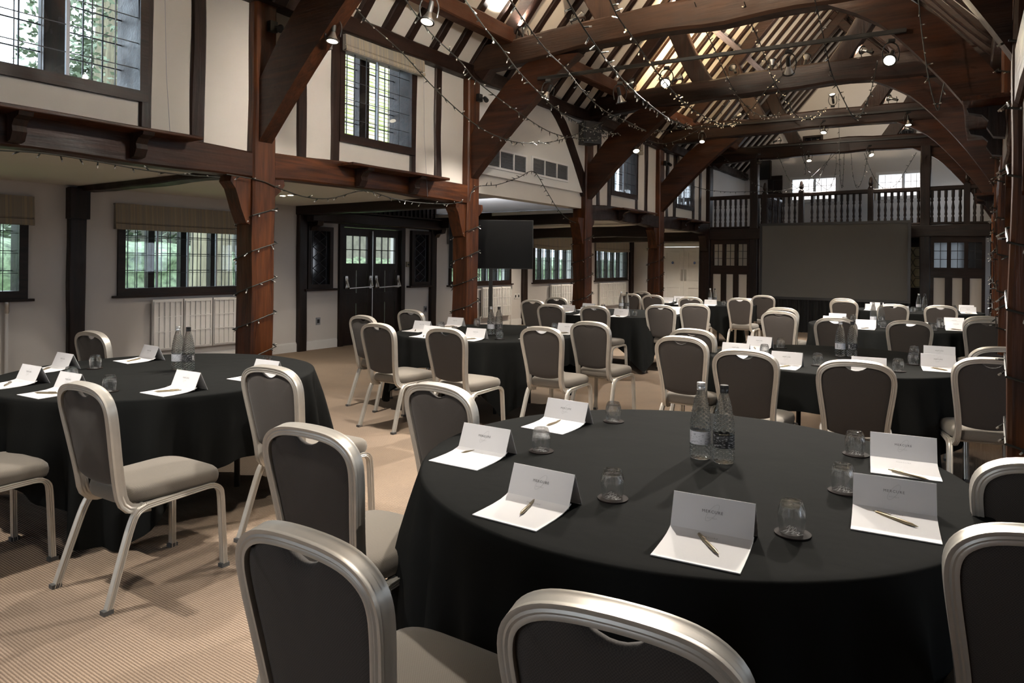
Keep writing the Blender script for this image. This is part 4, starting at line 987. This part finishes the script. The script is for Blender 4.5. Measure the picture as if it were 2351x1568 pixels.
def pad_from_px(fl, fr):
    a, b = onZ(*fl, ZT), onZ(*fr, ZT); m = (a + b) / 2; return m.x, m.y, atan2(b.y - a.y, b.x - a.x)
pads4 = [pad_from_px((1194, 981), (1294, 999)), pad_from_px((986, 1059), (1093, 1081)), pad_from_px((1083, 1183), (1232, 1222)), pad_from_px((1500, 1277), (1692, 1318)), pad_from_px((1952, 1216), (2165, 1252))]
c6 = (onZ(1997, 1056, ZT) + onZ(2153, 1075, ZT)) / 2; a6 = onZ(2153, 1075, ZT) - onZ(1997, 1056, ZT); r6 = atan2(a6.y, a6.x)
pads4.append((c6.x + sin(r6) * 0.18, c6.y - cos(r6) * 0.18, r6))
gl4 = [(1409, 968), (1243, 1036), (1407, 1145), (1820, 1226), (1937, 1129), (1965, 1044)]
pens4 = [(1275, 975, -5), (1098, 1040, -32), (1213, 1170, 12), (1624, 1255, 42), (2054, 1198, 62), (2085, 1095, 66)]
rel = [(px - TABLES[4][0], py - TABLES[4][1], a) for px, py, a in pads4]
relg = []; relp = []
for x, yv in gl4: p = onZ(x, yv, ZT); relg.append((p.x - TABLES[4][0], p.y - TABLES[4][1]))
for x, yv, a in pens4: p = onZ(x, yv, ZT); relp.append((p.x - TABLES[4][0], p.y - TABLES[4][1], a))
pads1 = [pad_from_px((258, 829), (293, 836)), pad_from_px((45, 851), (85, 859)), pad_from_px((-52, 885), (2, 896)), pad_from_px((38, 907), (88, 917)), pad_from_px((320, 902), (376, 912)), pad_from_px((523, 871), (572, 878))]
gl1 = [(218, 846), (162, 877), (250, 899), (432, 881), (614, 850)]
rnd = random.Random(11)
for ti in (4, 1, 2, 3, 8, 5, 6, 7):
    tx, ty, ph = TABLES[ti][:3]; g = 'settings on the ' + ph
    if ti == 1:
        P = pads1; G = [tuple(onZ(x, yv, ZT))[:2] for x, yv in gl1]
    else:
        j = 0 if ti == 4 else 0.02
        P = [(tx + a + rnd.uniform(-j, j), ty + b + rnd.uniform(-j, j), r + rnd.uniform(-j, j) * 4) for a, b, r in rel]
        G = [(tx + a + rnd.uniform(-j, j) * 0.5, ty + b + rnd.uniform(-j, j) * 0.5) for a, b in relg]
    for k, (x, yv, a) in enumerate(P):
        put('pad', (x, yv, ZT), a, 'white notepad on the %s, %s from the left' % (ph, ORD[k]), 'notepads on the ' + ph)
        if ti == 4: qx, qy, pa = tx + relp[k][0], ty + relp[k][1], radians(relp[k][2])
        else: qx, qy, pa = x - sin(a) * 0.09, yv + cos(a) * 0.09, radians(rnd.choice([-35, 40, 55, -60, 20]))
        put('pen', (qx, qy, ZT + 0.0036), pa, 'bronze pen on the %s notepad of the %s' % (ORD[k], ph), 'pens on the ' + ph)
    for k, (x, yv) in enumerate(G):
        put('coaster', (x, yv, ZT), 0.0, 'dark round coaster on the %s, %s from the left' % (ph, ORD[k]), 'coasters on the ' + ph)
        put('glass', (x - 0.004, yv + 0.004, ZT + 0.0042), 0.0, 'upturned tumbler on the %s, %s from the left' % (ph, ORD[k]), 'tumblers on the ' + ph)
BOT = {4: [(1608, 1052), (1661, 1062)], 1: [(408, 849), (432, 850)], 5: [(1929, 818), (1956, 819)], 2: [(1127, 768), (1145, 769)], 3: [(1426, 711), (1439, 711)], 6: [(2005, 746), (2023, 747)], 7: [(2109, 713), (2123, 714)], 8: None}
for ti, pr in BOT.items():
    tx, ty, ph = TABLES[ti][:3]
    for q in (0, 1):
        p = onZ(*pr[q], ZT) if pr else V((tx + 0.05 + q * 0.09, ty + 0.1, ZT))
        put('b%d' % q, (p.x, p.y, ZT), 0.4 + ti, ('silver' if q == 0 else 'black') + '-capped glass water bottle on the ' + ph, 'bottles on the ' + ph)

# ------------------------------------------------------------------ track lighting
def track(y, x0, x1, z0, z1, label):
    return tag(obj('lighting_track', MB().beam((x0, y, z0), (x1, y, z1), 0.035, 0.04, seg=1, rough=0, ch=0.004), 'black_metal'), label, 'track', 'lighting tracks')
track(BAY[1] + 0.02, -4.4, -0.9, 3.68, 3.68, 'black lighting track between the braces of the nearest truss')
track(BAY[2] + 0.02, -4.55, -0.60, 3.72, 3.60, 'black lighting track between the braces of the second truss')
track(BAY[4] - 0.02, -4.55, -0.70, 4.22, 4.15, 'black lighting track on the fourth truss')
track(BAY[5] - 0.02, -4.70, -0.70, 4.27, 4.18, 'black lighting track on the gallery truss')
LAMPS = []
def lamp_mesh():
    d = {}
    m = MB(); m.box((-0.03, -0.02, -0.03), (0.03, 0.02, 0.0)); d['mount'] = m.mesh('mount', 'black_metal')
    y_ = MB(); 
    for s in (-1, 1): y_.tube(crom([(0, 0, -0.03), (s * 0.05, 0, -0.05), (s * 0.075, 0, -0.12), (s * 0.062, 0, -0.20)], 3), 0.006, 6)
    d['yoke'] = y_.mesh('yoke', 'black_metal', True)
    k = MB().lathe([(0.0005, 0.10), (0.020, 0.10), (0.022, 0.02), (0.018, 0.0)], 14); d['socket'] = k.mesh('socket', 'black_metal', True)
    r = MB().lathe([(0.018, 0.005), (0.026, -0.02), (0.046, -0.062), (0.050, -0.075), (0.050, -0.080), (0.046, -0.080)], 20, caps=False); d['reflector'] = r.mesh('reflector', 'steel', True)
    rg = MB().lathe([(0.050, -0.082), (0.060, -0.082), (0.060, -0.070), (0.050, -0.070), (0.050, -0.082)], 20, caps=False); d['ring'] = rg.mesh('ring', 'black_metal', True)
    for nm in ('lamp_on', 'lamp_dim', 'steel'):
        f = MB().lathe([(0.0005, -0.074), (0.030, -0.076), (0.047, -0.079)], 20, caps=True); d['face_' + nm] = f.mesh('bulb_face', nm, True)
    return d
LM = lamp_mesh()
def spot(px, py, y, aim, state, label, power=0, angle=70, hang=True, size=0.05, blend=0.6, rod=0.0, color=(1.0, 0.92, 0.82)):
    p = onY(px, py, y) if px is not None else V(py)
    t = thing('track_spotlight', label, 'spotlight', p, 0, 'track spotlights')
    d = (V(aim) - p).normalized(); q = d.to_track_quat('-Z', 'Y'); e = q.to_euler()
    up = 1 if hang else -1
    for nm in ('mount', 'yoke'):
        o = link(nm, LM[nm], t, (0, 0, 0.16 * up), (0 if hang else pi, 0, 0.5))
    if rod: obj('hanging_rod', MB().tube([(0, 0, 0.15), (0, 0, 0.16 + rod)], 0.008, 6), 'black_metal', t)
    for nm in ('socket', 'reflector', 'ring'): link(nm, LM[nm], t, (0, 0, 0), e)
    link('bulb_face', LM['face_' + {'on': 'lamp_on', 'dim': 'lamp_dim', 'off': 'steel'}[state]], t, (0, 0, 0), e)
    if power:
        l = bpy.data.lights.new('spot', 'SPOT'); l.energy = power * (SPOT if hang else UPL); l.spot_size = radians(angle); l.spot_blend = blend; l.shadow_soft_size = size; l.color = color
        lo = bpy.data.objects.new('spot_beam', l); col.objects.link(lo); lo.parent = t; lo.location = d * 0.10; lo.rotation_euler = e
    return t
Y1, Y2, Y3, Y4, Y5 = [b + 0.10 for b in BAY[1:6]]
spot(765, 75, Y1, (-4.6, 3.6, 0), 'dim', 'spotlight hanging beside the nearest left brace', 140, 80)
spot(985, 30, Y1, (-3.6, 3.0, 0), 'dim', 'spotlight hanging above the left nave windows', 130, 80)
spot(1200, 78, Y2, (-5.0, 6.2, 7.0), 'off', 'upturned spotlight standing on the left of the second tie beam', 70, 100, False)
spot(1258, 212, Y2 - 0.08, (-5.4, 6.8, 1.2), 'dim', 'spotlight at the left end of the second track', 70, 80)
spot(1423, 220, Y2 - 0.08, (-3.2, 8.5, 0), 'off', 'unlit spotlight hanging second along the second track')
spot(1530, 186, Y2 - 0.08, (-1.9, 3.0, 0.7), 'on', 'bright starry spotlight hanging near the middle of the second track', 240, 85)
spot(1810, 152, Y2 - 0.08, (-2.2, 10.5, 0), 'dim', 'spotlight tilted away on the right half of the second track', 300, 80)
spot(2045, 130, Y2 - 0.08, (-1.0, 3.0, 0), 'on', 'bright spotlight at the right end of the second track', 430, 56)
spot(1450, 192, Y3, (-4.6, 9.2, 7), 'off', 'unlit upturned spotlight on the left of the third tie beam', 0, 90, False)
spot(1685, 160, Y3, (-4.6, 12.5, 6.6), 'off', 'upturned spotlight lighting the roof by the third truss', 60, 110, False, color=(1.0, 0.72, 0.38))
spot(1850, 138, Y3, (-2.0, 12, 7), 'off', 'unlit upturned spotlight on the right of the third tie beam', 0, 90, False)
spot(1460, 338, Y3, (-4.0, 9.4, 1.0), 'on', 'bright spotlight beside the left brace of the third truss', 200, 90)
spot(1612, 318, Y4 - 0.16, (-4.1, 11.6, 0), 'dim', 'spotlight on the left of the fourth track', 170, 62)
spot(1892, 296, Y4 - 0.1, (-2.6, 12.0, 0), 'dim', 'spotlight on the middle of the fourth track', 240, 90)
spot(2085, 277, Y4 - 0.1, (-0.9, 13.0, 0), 'dim', 'spotlight on the right of the fourth track', 220, 90)
spot(1912, 226, Y4, (-2.4, 12, 7), 'dim', 'small lit spotlight on top of the fourth tie beam', 40, 110, False)
spot(1857, 362, Y5 - 0.1, (-2.8, 15.6, 0), 'on', 'bright spotlight left of the middle of the gallery truss', 70, 90)
spot(1997, 350, Y5 - 0.1, (-0.5, 15.4, 1.0), 'on', 'tilted lit spotlight on the right of the gallery truss', 70, 90)
spot(1743, 368, Y5 - 0.1, (-4.3, 14.5, 0), 'off', 'unlit spotlight on the left of the gallery truss')
# unseen lamps added on the trusses around and behind the viewpoint as fill
spot(None, (-3.9, 0.85, 3.55), 0, (-3.5, 0.9, 0), 'on', 'unseen spotlight on the truss beside the viewpoint, left side', 140, 85)
spot(None, (-1.4, 0.85, 3.55), 0, (-2.6, 3.6, 0.7), 'on', 'unseen fill spotlight on the truss beside the viewpoint, right side', 70, 90)
spot(None, (-2.6, 3.85, 3.6), 0, (-5.6, 5.6, 2.6), 'on', 'unseen spotlight of the nearest truss aimed at the left nave wall', 100, 85)
spot(None, (-2.0, 3.85, 3.6), 0, (-5.6, 2.6, 3.0), 'on', 'unseen spotlight of the nearest truss aimed left of the first post', 55, 80)
spot(None, (-1.7, 3.85, 3.60), 0, (-0.9, 2.2, 0.7), 'on', 'unseen fill spotlight of the nearest truss over the nearest table', 170, 58)
spot(None, (-2.2, 3.85, 3.6), 0, (-2.0, 6.2, 0), 'on', 'unseen fill spotlight of the nearest truss aimed down the nave', 100, 90)
spot(None, (-3.6, 3.95, 4.40), 0, (-4.2, 5.4, 6.4), 'off', 'added upturned spotlight on the nearest tie beam', 180, 120, False, color=(1.0, 0.74, 0.42))  # extra uplights from here on, added to brighten the roof plaster
spot(None, (-1.8, 3.95, 4.40), 0, (-2.2, 6.5, 7.3), 'off', 'added upturned spotlight on the right of the nearest tie beam', 130, 130, False, color=(1.0, 0.80, 0.56))
spot(None, (-2.6, Y3, 4.40), 0, (-2.8, 10.8, 7.3), 'off', 'added upturned spotlight on the middle of the third tie beam', 30, 130, False, color=(1.0, 0.80, 0.56))

for i, (yt, nm) in enumerate(((Y1, 'nearest'), (Y2, 'second'), (Y3, 'third'), (Y4, 'fourth'), (Y5, 'gallery'))):  # pairs of uplights added to spread light over the roof slopes
    for xx, sd, ax in ((-4.05, 'left', -1.2), (-1.35, 'right', -4.3)):
        spot(None, (xx, yt, 4.40), 0, (ax, yt + 1.5, 5.9), 'off', 'small added upturned spotlight on the %s half of the %s tie beam' % (sd, nm), 8 if i == 4 else 46, 125, False, blend=1.0, color=(1.0, 0.88, 0.72))
# recessed twin downlights in the aisle ceiling
def downlight(x, y, label, power=90):
    t = thing('ceiling_downlight', label, 'downlight', (x, y, ZC), 0, 'recessed aisle downlights')
    obj('trim_plate', MB().box((-0.17, -0.08, -0.006), (0.17, 0.08, 0.0)), 'white_gloss', t)
    fm = MB().lathe([(0.0005, -0.008), (0.035, -0.0085)], 16).mesh('lamp_face', 'down_on')
    for q in (-0.08, 0.08): link('lamp_face', fm, t, (q, 0, 0))
    l = bpy.data.lights.new('downlight', 'SPOT'); l.energy = power * SPOT; l.spot_size = radians(130); l.spot_blend = 0.8; l.shadow_soft_size = 0.06; l.color = (1.0, 0.86, 0.68)
    lo = bpy.data.objects.new('downlight_beam', l); col.objects.link(lo); lo.parent = t; lo.location = (0, 0, -0.02)
p1, p2, p3 = onZ(1252, 512, ZC), onZ(1398, 528, ZC), onZ(658, 448, ZC)
downlight(p1.x, p1.y, 'twin downlight right of the television'); downlight(p2.x, p2.y, 'twin downlight beyond the third post'); downlight(p3.x, p3.y, 'twin downlight beyond the first post', 40)
downlight(-7.4, 1.2, 'twin downlight over the aisle at the left edge', 40)
downlight(-7.3, 18.3, 'added twin downlight before the white double doors', 90)  # extra downlight added to brighten the white doors
# small black wall spots on the posts, loudspeaker
def post_spot(px, py, y, label):
    p = onX(px, py, XL + 0.02); t = thing('post_spotlight', label, 'spotlight', (XL, p.y, p.z), 0, 'small black post spotlights')
    obj('back_box', MB().box((0, -0.04, -0.05), (0.05, 0.04, 0.05)), 'black_metal', t); b = MB().lathe([(0.0005, 0), (0.028, 0), (0.032, 0.10), (0.0005, 0.10)], 14)
    o = link('head', b.mesh('head', 'black_metal', True), t, (0.08, 0.05, 0.0), (0.6, 2.2, 0)); obj('arm', MB().tube([(0.04, 0, 0), (0.09, 0.05, 0)], 0.008, 6), 'black_metal', t)
post_spot(625, 62, 0, 'small black spotlight high on the first post'); post_spot(1100, 225, 0, 'small black spotlight on the second post')
post_spot(1370, 300, 0, 'small black spotlight on the third post'); post_spot(1527, 375, 0, 'small black spotlight on the fourth post')
def loudspeaker(p, rz, label):
    t = thing('loudspeaker', label, 'speaker', p, rz, 'black loudspeakers'); obj('cabinet', MB().prism([(-0.17, -0.1), (0.17, -0.1), (0.12, 0.15), (-0.12, 0.15)], 0, 0.36, 'Z'), 'black_plastic', t)
    obj('speaker_grille', MB().box((-0.15, -0.11, 0.02), (0.15, -0.1, 0.34)), 'black_metal', t); obj('bracket', MB().box((-0.04, 0.15, 0.1), (0.04, 0.22, 0.2)), 'black_metal', t)
loudspeaker((XL + 0.22, 4.42, 3.5), radians(70), 'black loudspeaker high behind the nearest left brace')
q = onX(1345, 305, XL + 0.15); loudspeaker((XL + 0.22, q.y, 3.42), radians(60), 'black loudspeaker high on the third post')

# ------------------------------------------------------------------ fairy lights
def fairy(pts, label, step=0.13, lit=0.0, seed=0):
    P = crom(pts, 6); w_ = MB(); w_.tube(P, 0.0055, 5)
    t = thing('fairy_light_string', label, 'fairy lights', P[0], 0, 'fairy light strings')
    off = -P[0]; w_.v = [tuple(V(v) + off) for v in w_.v]; obj('wire', w_, 'rubber_wire', t)
    b, g = MB(), MB(); rn = random.Random(seed); acc = 0
    for a, c in zip(P, P[1:]):
        L = (c - a).length; acc += L
        while acc > step:
            acc -= step; p = c + off - (c - a).normalized() * min(acc, L)
            d = V((rn.uniform(-1, 1), rn.uniform(-1, 1), rn.uniform(-1.2, 0.5))).normalized()
            q = p + d * 0.035
            b.tube([p, q], 0.006, 5); g.tube([q, q + d * 0.018], 0.0055, 5)
    if b.v: tag(obj('bulb_holders', b, 'rubber_wire', t), kind='stuff'); tag(obj('bulbs', g, 'bead' if not lit else 'bead_lit', t), kind='stuff')
    return t
def pxY(pts, ya, yb_):
    n = len(pts) - 1; out = []
    for i, (x, y_) in enumerate(pts):
        f = i / n; out.append(onY(x, y_, 1 / ((1 - f) / ya + f / yb_)))
    return out
def pxX(pts, X): return [onX(x, y_, X) for x, y_ in pts]
FS = [([(795, -5), (850, 55), (920, 118), (1000, 205), (1090, 285), (1150, 316), (1200, 328), (1270, 325), (1330, 305), (1385, 280)], Y1, Y3 - .2, 'leftmost string swagging from the nearest truss past the grilles', 0),
      ([(928, -5), (986, 73), (1056, 140), (1100, 191), (1190, 258), (1270, 306), (1340, 318), (1390, 313)], Y1, Y3 - .2, 'second string from the left under the roof', 0),
      ([(1065, -5), (1110, 60), (1152, 112), (1190, 163), (1238, 214), (1274, 248), (1302, 268), (1353, 296), (1394, 306), (1420, 306)], Y1, Y3 - .1, 'third string from the left under the roof', 0),
      ([(1168, -5), (1212, 60), (1257, 118), (1300, 160), (1348, 220), (1394, 258), (1445, 281), (1481, 298), (1524, 301)], Y1, Y4 - .3, 'fourth string from the left under the roof', 0),
      ([(1300, -5), (1335, 56), (1379, 120), (1412, 163), (1455, 209), (1494, 242), (1532, 270), (1562, 283), (1585, 291)], Y1 - .6, Y3 - .2, 'fifth string from the left under the roof', 0),
      ([(1398, -5), (1420, 41), (1455, 89), (1491, 143), (1519, 179), (1552, 217), (1585, 248), (1634, 276), (1667, 288), (1698, 278)], Y1, Y4 - .3, 'string passing the bright middle spotlight', 1),
      ([(1594, 4), (1613, 54), (1647, 128), (1667, 174), (1695, 222), (1726, 255), (1760, 268), (1790, 262)], Y2 - .2, Y4 - .3, 'string right of the third truss strut', 0),
      ([(1708, 3), (1726, 56), (1746, 102), (1772, 176), (1802, 230), (1835, 270), (1866, 268), (1896, 247)], Y2 - .2, Y4 - .3, 'string swagging over the middle of the third truss', 1),
      ([(1870, -5), (1889, 77), (1909, 166), (1940, 235), (1965, 273), (1988, 240), (2001, 204), (2014, 145)], Y2 - .2, Y3 - .2, 'string hanging in a loop right of the middle', 0),
      ([(2108, -5), (2118, 89), (2134, 191), (2152, 253), (2160, 225), (2167, 191)], Y2 - .3, Y2 - .3, 'string dangling from the right brace of the second truss', 0),
      ([(1523, 300), (1600, 292), (1660, 285), (1720, 255), (1760, 205), (1800, 170)], Y3 - .1, Y3 - .1, 'string draped along the third tie beam', 1),
      ([(1400, 255), (1450, 300), (1520, 330), (1600, 300), (1660, 250), (1700, 190)], Y3 + 1.0, Y3 + 1.0, 'swag between the third and fourth trusses on the left', 0),
      ([(1440, 330), (1480, 360), (1540, 402), (1600, 430), (1660, 440), (1720, 440), (1790, 438), (1838, 425)], Y4 + .2, Y5 - .3, 'string dropping from the fourth brace to the gallery rail', 0),
      ([(1635, 335), (1700, 395), (1740, 425), (1790, 440), (1835, 430), (1880, 390), (1925, 345)], Y5 - .4, Y5 - .4, 'wide swag before the left of the gallery', 0),
      ([(1784, 350), (1810, 409), (1835, 434), (1870, 430), (1890, 390), (1910, 352)], Y5 - .3, Y5 - .3, 'swag before the left gallery window', 0),
      ([(1838, 350), (1860, 400), (1890, 430), (1905, 432), (1918, 395), (1920, 352)], Y5 - .3, Y5 - .3, 'narrow swag before the left gallery window', 0),
      ([(1927, 352), (1929, 405), (1933, 432), (1936, 405), (1938, 352)], Y5 - .3, Y5 - .3, 'thin vertical loop between the gallery windows', 0),
      ([(1954, 352), (1958, 400), (1968, 432), (1982, 405), (1992, 355)], Y5 - .3, Y5 - .3, 'rounded loop between the gallery windows', 0),
      ([(1984, 352), (2003, 400), (2025, 430), (2055, 425), (2080, 390), (2104, 350)], Y5 - .3, Y5 - .3, 'swag before the right gallery window', 0),
      ([(1925, 215), (1926, 270), (1927, 330), (1928, 380)], Y5 - .4, Y5 - .4, 'straight string hanging down mid gable', 0),
      ([(1812, 225), (1820, 280), (1845, 345), (1850, 400)], Y5 - .4, Y5 - .4, 'straight string hanging left of the gable middle', 0)]
for i, (pts, ya, yb2, lb, lit) in enumerate(FS): fairy(pxY(pts, ya, yb2), 'dark-wired fairy light ' + lb, 0.12, lit, i)
fairy(pxX([(-5, 345), (100, 352), (230, 372), (330, 390), (430, 402), (505, 407)], XL + 0.02), 'dark-wired fairy light string along the aisle beam at the left edge', 0.13, 0, 31)
fairy(pxX([(520, 400), (600, 415), (640, 432), (700, 452), (760, 455), (836, 438), (900, 455), (960, 465), (1030, 468), (1062, 463)], XL + 0.02), 'dark-wired fairy light string swagged between the first and second posts', 0.13, 0, 32)
fairy(pxX([(1078, 462), (1091, 430), (1142, 424), (1190, 408), (1225, 394), (1254, 437), (1279, 478), (1300, 500), (1322, 512)], XL + 0.04), 'dark-wired fairy light string pinned up below the grilles', 0.12, 0, 33)
def wrap(xf, s, yc, z0, z1, turns, label, seed):
    m = 0.012; xa, xb = xf, xf + s * PW; pts = []
    cor = [(xa - s * m, yc + PD + m), (xa - s * m, yc - m), (xb + s * m, yc - m), (xb + s * m, yc + PD + m)]
    N = turns * 4
    for k in range(N + 1):
        c_ = cor[k % 4]; z = z1 + (z0 - z1) * k / N; 
        pts.append(V((*c_, z)))
    P = []
    for a, b in zip(pts, pts[1:]): P += [a, a.lerp(b, 0.5)]
    P.append(pts[-1])
    w_ = MB(); w_.tube(P, 0.006, 5); t = thing('post_fairy_lights', label, 'fairy lights', (0, 0, 0), 0, 'fairy lights wound around the posts'); obj('wire', w_, 'rubber_wire', t)
    rn = random.Random(seed); b_, g_ = MB(), MB()
    for a, c_ in zip(P, P[1:]):
        for q in (0.5,):
            p = a.lerp(c_, q); out = V((p.x - (xf + s * PW / 2), p.y - (yc + PD / 2), 0)).normalized(); d = (out + V((rn.uniform(-.6, .6), rn.uniform(-.6, .6), rn.uniform(-1.2, .2)))).normalized()
            b_.tube([p, p + d * 0.035], 0.006, 5); g_.tube([p + d * 0.035, p + d * 0.052], 0.0055, 5)
    tag(obj('bulb_holders', b_, 'rubber_wire', t), kind='stuff'); tag(obj('bulbs', g_, 'bead', t), kind='stuff')
for i, lb in ((1, 'first'), (2, 'second'), (3, 'third'), (4, 'fourth')):
    wrap(XL, -1, BAY[i], 0.30, 1.95, 5, 'fairy light wire wound around the %s left post' % lb, i)
    wrap(XR, 1, BAY[i], 0.40, 3.2, 9, 'fairy light wire wound around the %s right post' % lb, 10 + i)

# ------------------------------------------------------------------ outside
g = MB().box((-60, -40, -0.25), (XO - 0.4, 70, -0.15)); struct('ground_lawn', g, 'lawn'); struct('ground_terrace', MB().box((XO - 0.4, -40, -0.25), (60, 20.4, -0.15)), 'paving')
def hedge(x0, x1, y0, y1, h, label, mat='leaf_dark', seed=0):
    mb = MB(); nx, ny, nz = 4, max(6, int((y1 - y0) / 0.18)), 12
    R = []
    prof = [(x1, -0.2)] + [(x1, -0.2 + (h + .2) * k / nz) for k in range(1, nz)] + [(x1 - (x1 - x0) * 0.15, h), ((x0 + x1) / 2, h + 0.12), (x0 + (x1 - x0) * 0.15, h), (x0, h * 0.8), (x0, -0.2)]
    for k in range(ny + 1):
        yy = y0 + (y1 - y0) * k / ny
        R.append([(a + 0.16 * noise.noise(V((yy * 2.1, b * 2.3, seed))) + 0.08 * noise.noise(V((yy * 6, b * 6, seed + 4))), yy, b * (1 + 0.0) + 0.12 * noise.noise(V((yy * 1.7, a, seed + 9)))) for a, b in prof])
    mb.rings(R, True); return tag(obj('hedge', mb, mat, None, 'all'), label, 'hedge', 'garden hedges')
hedge(-16.5, -14.5, -4, 9.0, 1.75, 'clipped green hedge outside the left aisle windows', 'leaf_dark', 1)
hedge(-16.0, -14.6, 9.5, 40, 1.55, 'tall green hedge outside the far aisle windows', 'leaf_dark', 2)
hedge(-27, -24, -8, 16, 4.4, 'loose dark hedge of trees behind the clipped hedge', 'conifer', 3)
def tree(x, y, h, r, label, trunk=0.3, seed=0, bare=0.0):
    t = thing('garden_tree', label, 'tree', (x, y, -0.2), 0, 'garden trees')
    m = MB(); R = []
    for k in range(10): z = h * k / 9; rr = trunk * (1.25 - 0.8 * k / 9) * (1.3 if k == 0 else 1); R.append([((rr + 0.06 * trunk * noise.noise(V((j * 1.7, z, seed)))) * cos(2 * pi * j / 14), rr * sin(2 * pi * j / 14), z) for j in range(14)])
    m.rings(R, True); obj('trunk', m, 'bark', t, 'all')
    if r:
        rn = random.Random(seed); c = MB()
        for k in range(9000):
            z = bare + (h * 1.05 - bare) * rn.random(); rad = r * (1 - 0.85 * max(0, (z - bare)) / (h * 1.05 - bare)) * (0.5 + 0.5 * rn.random()); a = rn.uniform(0, 2 * pi)
            p = V((rad * cos(a), rad * sin(a), z - 0.25 * rad)); u = V((rn.gauss(0, 1), rn.gauss(0, 1), rn.gauss(0, .6))).normalized() * 0.11; v_ = u.orthogonal().normalized() * 0.05
            c.add([p - u, p + v_, p + u, p - v_], [(0, 1, 2, 3)])
        tag(obj('foliage', c, 'conifer', t), kind='stuff')
q = ray(485, 600); k = -12.2 / q.x
tree(-12.2, q.y * k, 9, 0, 'broad mossy tree trunk outside the wide aisle window', 0.34, 2)
q = ray(250, 60); k = -20 / q.x
tree(-20, q.y * k, 15, 3.2, 'tall conifer outside the upper window at the left edge', 0.4, 5, 2.0)
tree(-27, 3.0, 9, 3.0, 'low bushy tree outside the upper window at the left edge', 0.3, 6, 1.5)
tree(-26, 12, 9, 3.5, 'bushy tree beyond the clipped hedge', 0.3, 8, 1.0)
# neighbouring mossy tiled roof, built from rows of tiles
nr = thing('neighbouring_roof', 'mossy clay tiled roof seen through the upper nave window', 'roof', (0, 0, 0))
rx0, rz0, rx1, rz1 = -14.3, 3.2, -19.5, 10.2; ya, yb3 = 10.6, 18.6
tl = MB(); rows = 44; d = V((rx1 - rx0, 0, rz1 - rz0)); Ln = d.length; d.normalize(); nn = V((-d.z, 0, d.x)) * -1
if nn.z < 0: nn = -nn
rn = random.Random(4)
for r in range(rows):
    a = V((rx0, 0, rz0)) + d * (Ln * r / rows); b = V((rx0, 0, rz0)) + d * (Ln * (r + 1.25) / rows); yy = ya + (0.0 if r % 2 else 0.1)
    while yy < yb3:
        j = rn.uniform(0, 0.012); A = a + nn * (0.04 + j); B = b + nn * 0.005
        tl.add([(A.x, yy, A.z), (A.x, yy + 0.19, A.z), (B.x, yy + 0.19, B.z), (B.x, yy, B.z), (a.x, yy, a.z), (a.x, yy + 0.19, a.z)], [(0, 1, 2, 3), (0, 4, 5, 1)])
        yy += 0.2
tag(obj('tiles', tl, 'moss', nr), kind='stuff')
obj('gable_wall', MB().box((-25, ya + 0.3, -0.2), (-14.8, yb3, 3.3)), 'weathered', nr)
obj('roof_deck', MB().add([(rx0, ya, rz0 - .05), (rx0, yb3, rz0 - .05), (rx1, yb3, rz1 - .05), (rx1, ya, rz1 - .05), (-25, ya, 3.2), (-25, yb3, 3.2)], [(0, 1, 2, 3), (3, 2, 5, 4), (0, 3, 4), (1, 5, 2)]), 'weathered', nr)
# house beyond the gallery windows
t = obj('neighbouring_house', MB().box((-12, 34, -0.2), (4, 38, 3.0)).prism([(-12.3, 3.0), (4.3, 3.0), (4.3, 3.2), (-4, 6.2), (-12.3, 3.2)], 33.7, 38.3, 'Y'), 'pale_render'); tag(t, 'pale house beyond the gallery windows', 'house')
struct('ground_yard', MB().box((-60, 20.4, -0.26), (30, 70, -0.16)), 'paving')

# daylight portals at the openings (they only guide the sampling of the sky)
def portal(p, rot, sx, sy):
    l = bpy.data.lights.new('window_portal', 'AREA'); l.shape = 'RECTANGLE'; l.size = sx; l.size_y = sy; l.cycles.is_portal = True
    o = bpy.data.objects.new('window_portal', l); col.objects.link(o); o.location = p; o.rotation_euler = rot
for a, b, n in AW: portal((XO - 0.3, (a + b) / 2, 1.54), (pi / 2, 0, -pi / 2), b - a, 1.04)
for a, b, n in AW[:4]: portal((XRO + 0.3, (a + b) / 2, 1.54), (pi / 2, 0, pi / 2), b - a, 1.04)
for a, b, zt in ((-4.6, -3.4, 2.6), (-2.0, -0.8, 2.6)): portal(((a + b) / 2, YB - 0.25, (1.0 + zt) / 2), (pi / 2, 0, 0), b - a, zt - 1.0)
portal((XR + 0.4, 18.5, 3.4), (pi / 2, 0, pi / 2), 2.0, 1.4)
for a in (-3.81, -1.71): portal((a, 20.3, 3.54), (pi / 2, 0, pi), 1.18, 0.64)
for yy in UPW: portal((XR + 0.42, yy + 0.57, 3.34), (pi / 2, 0, pi / 2), 1.14, 1.12)
for yy in UPW: portal((XL - 0.42, yy + 0.57, 3.34), (pi / 2, 0, -pi / 2), 1.14, 1.12)
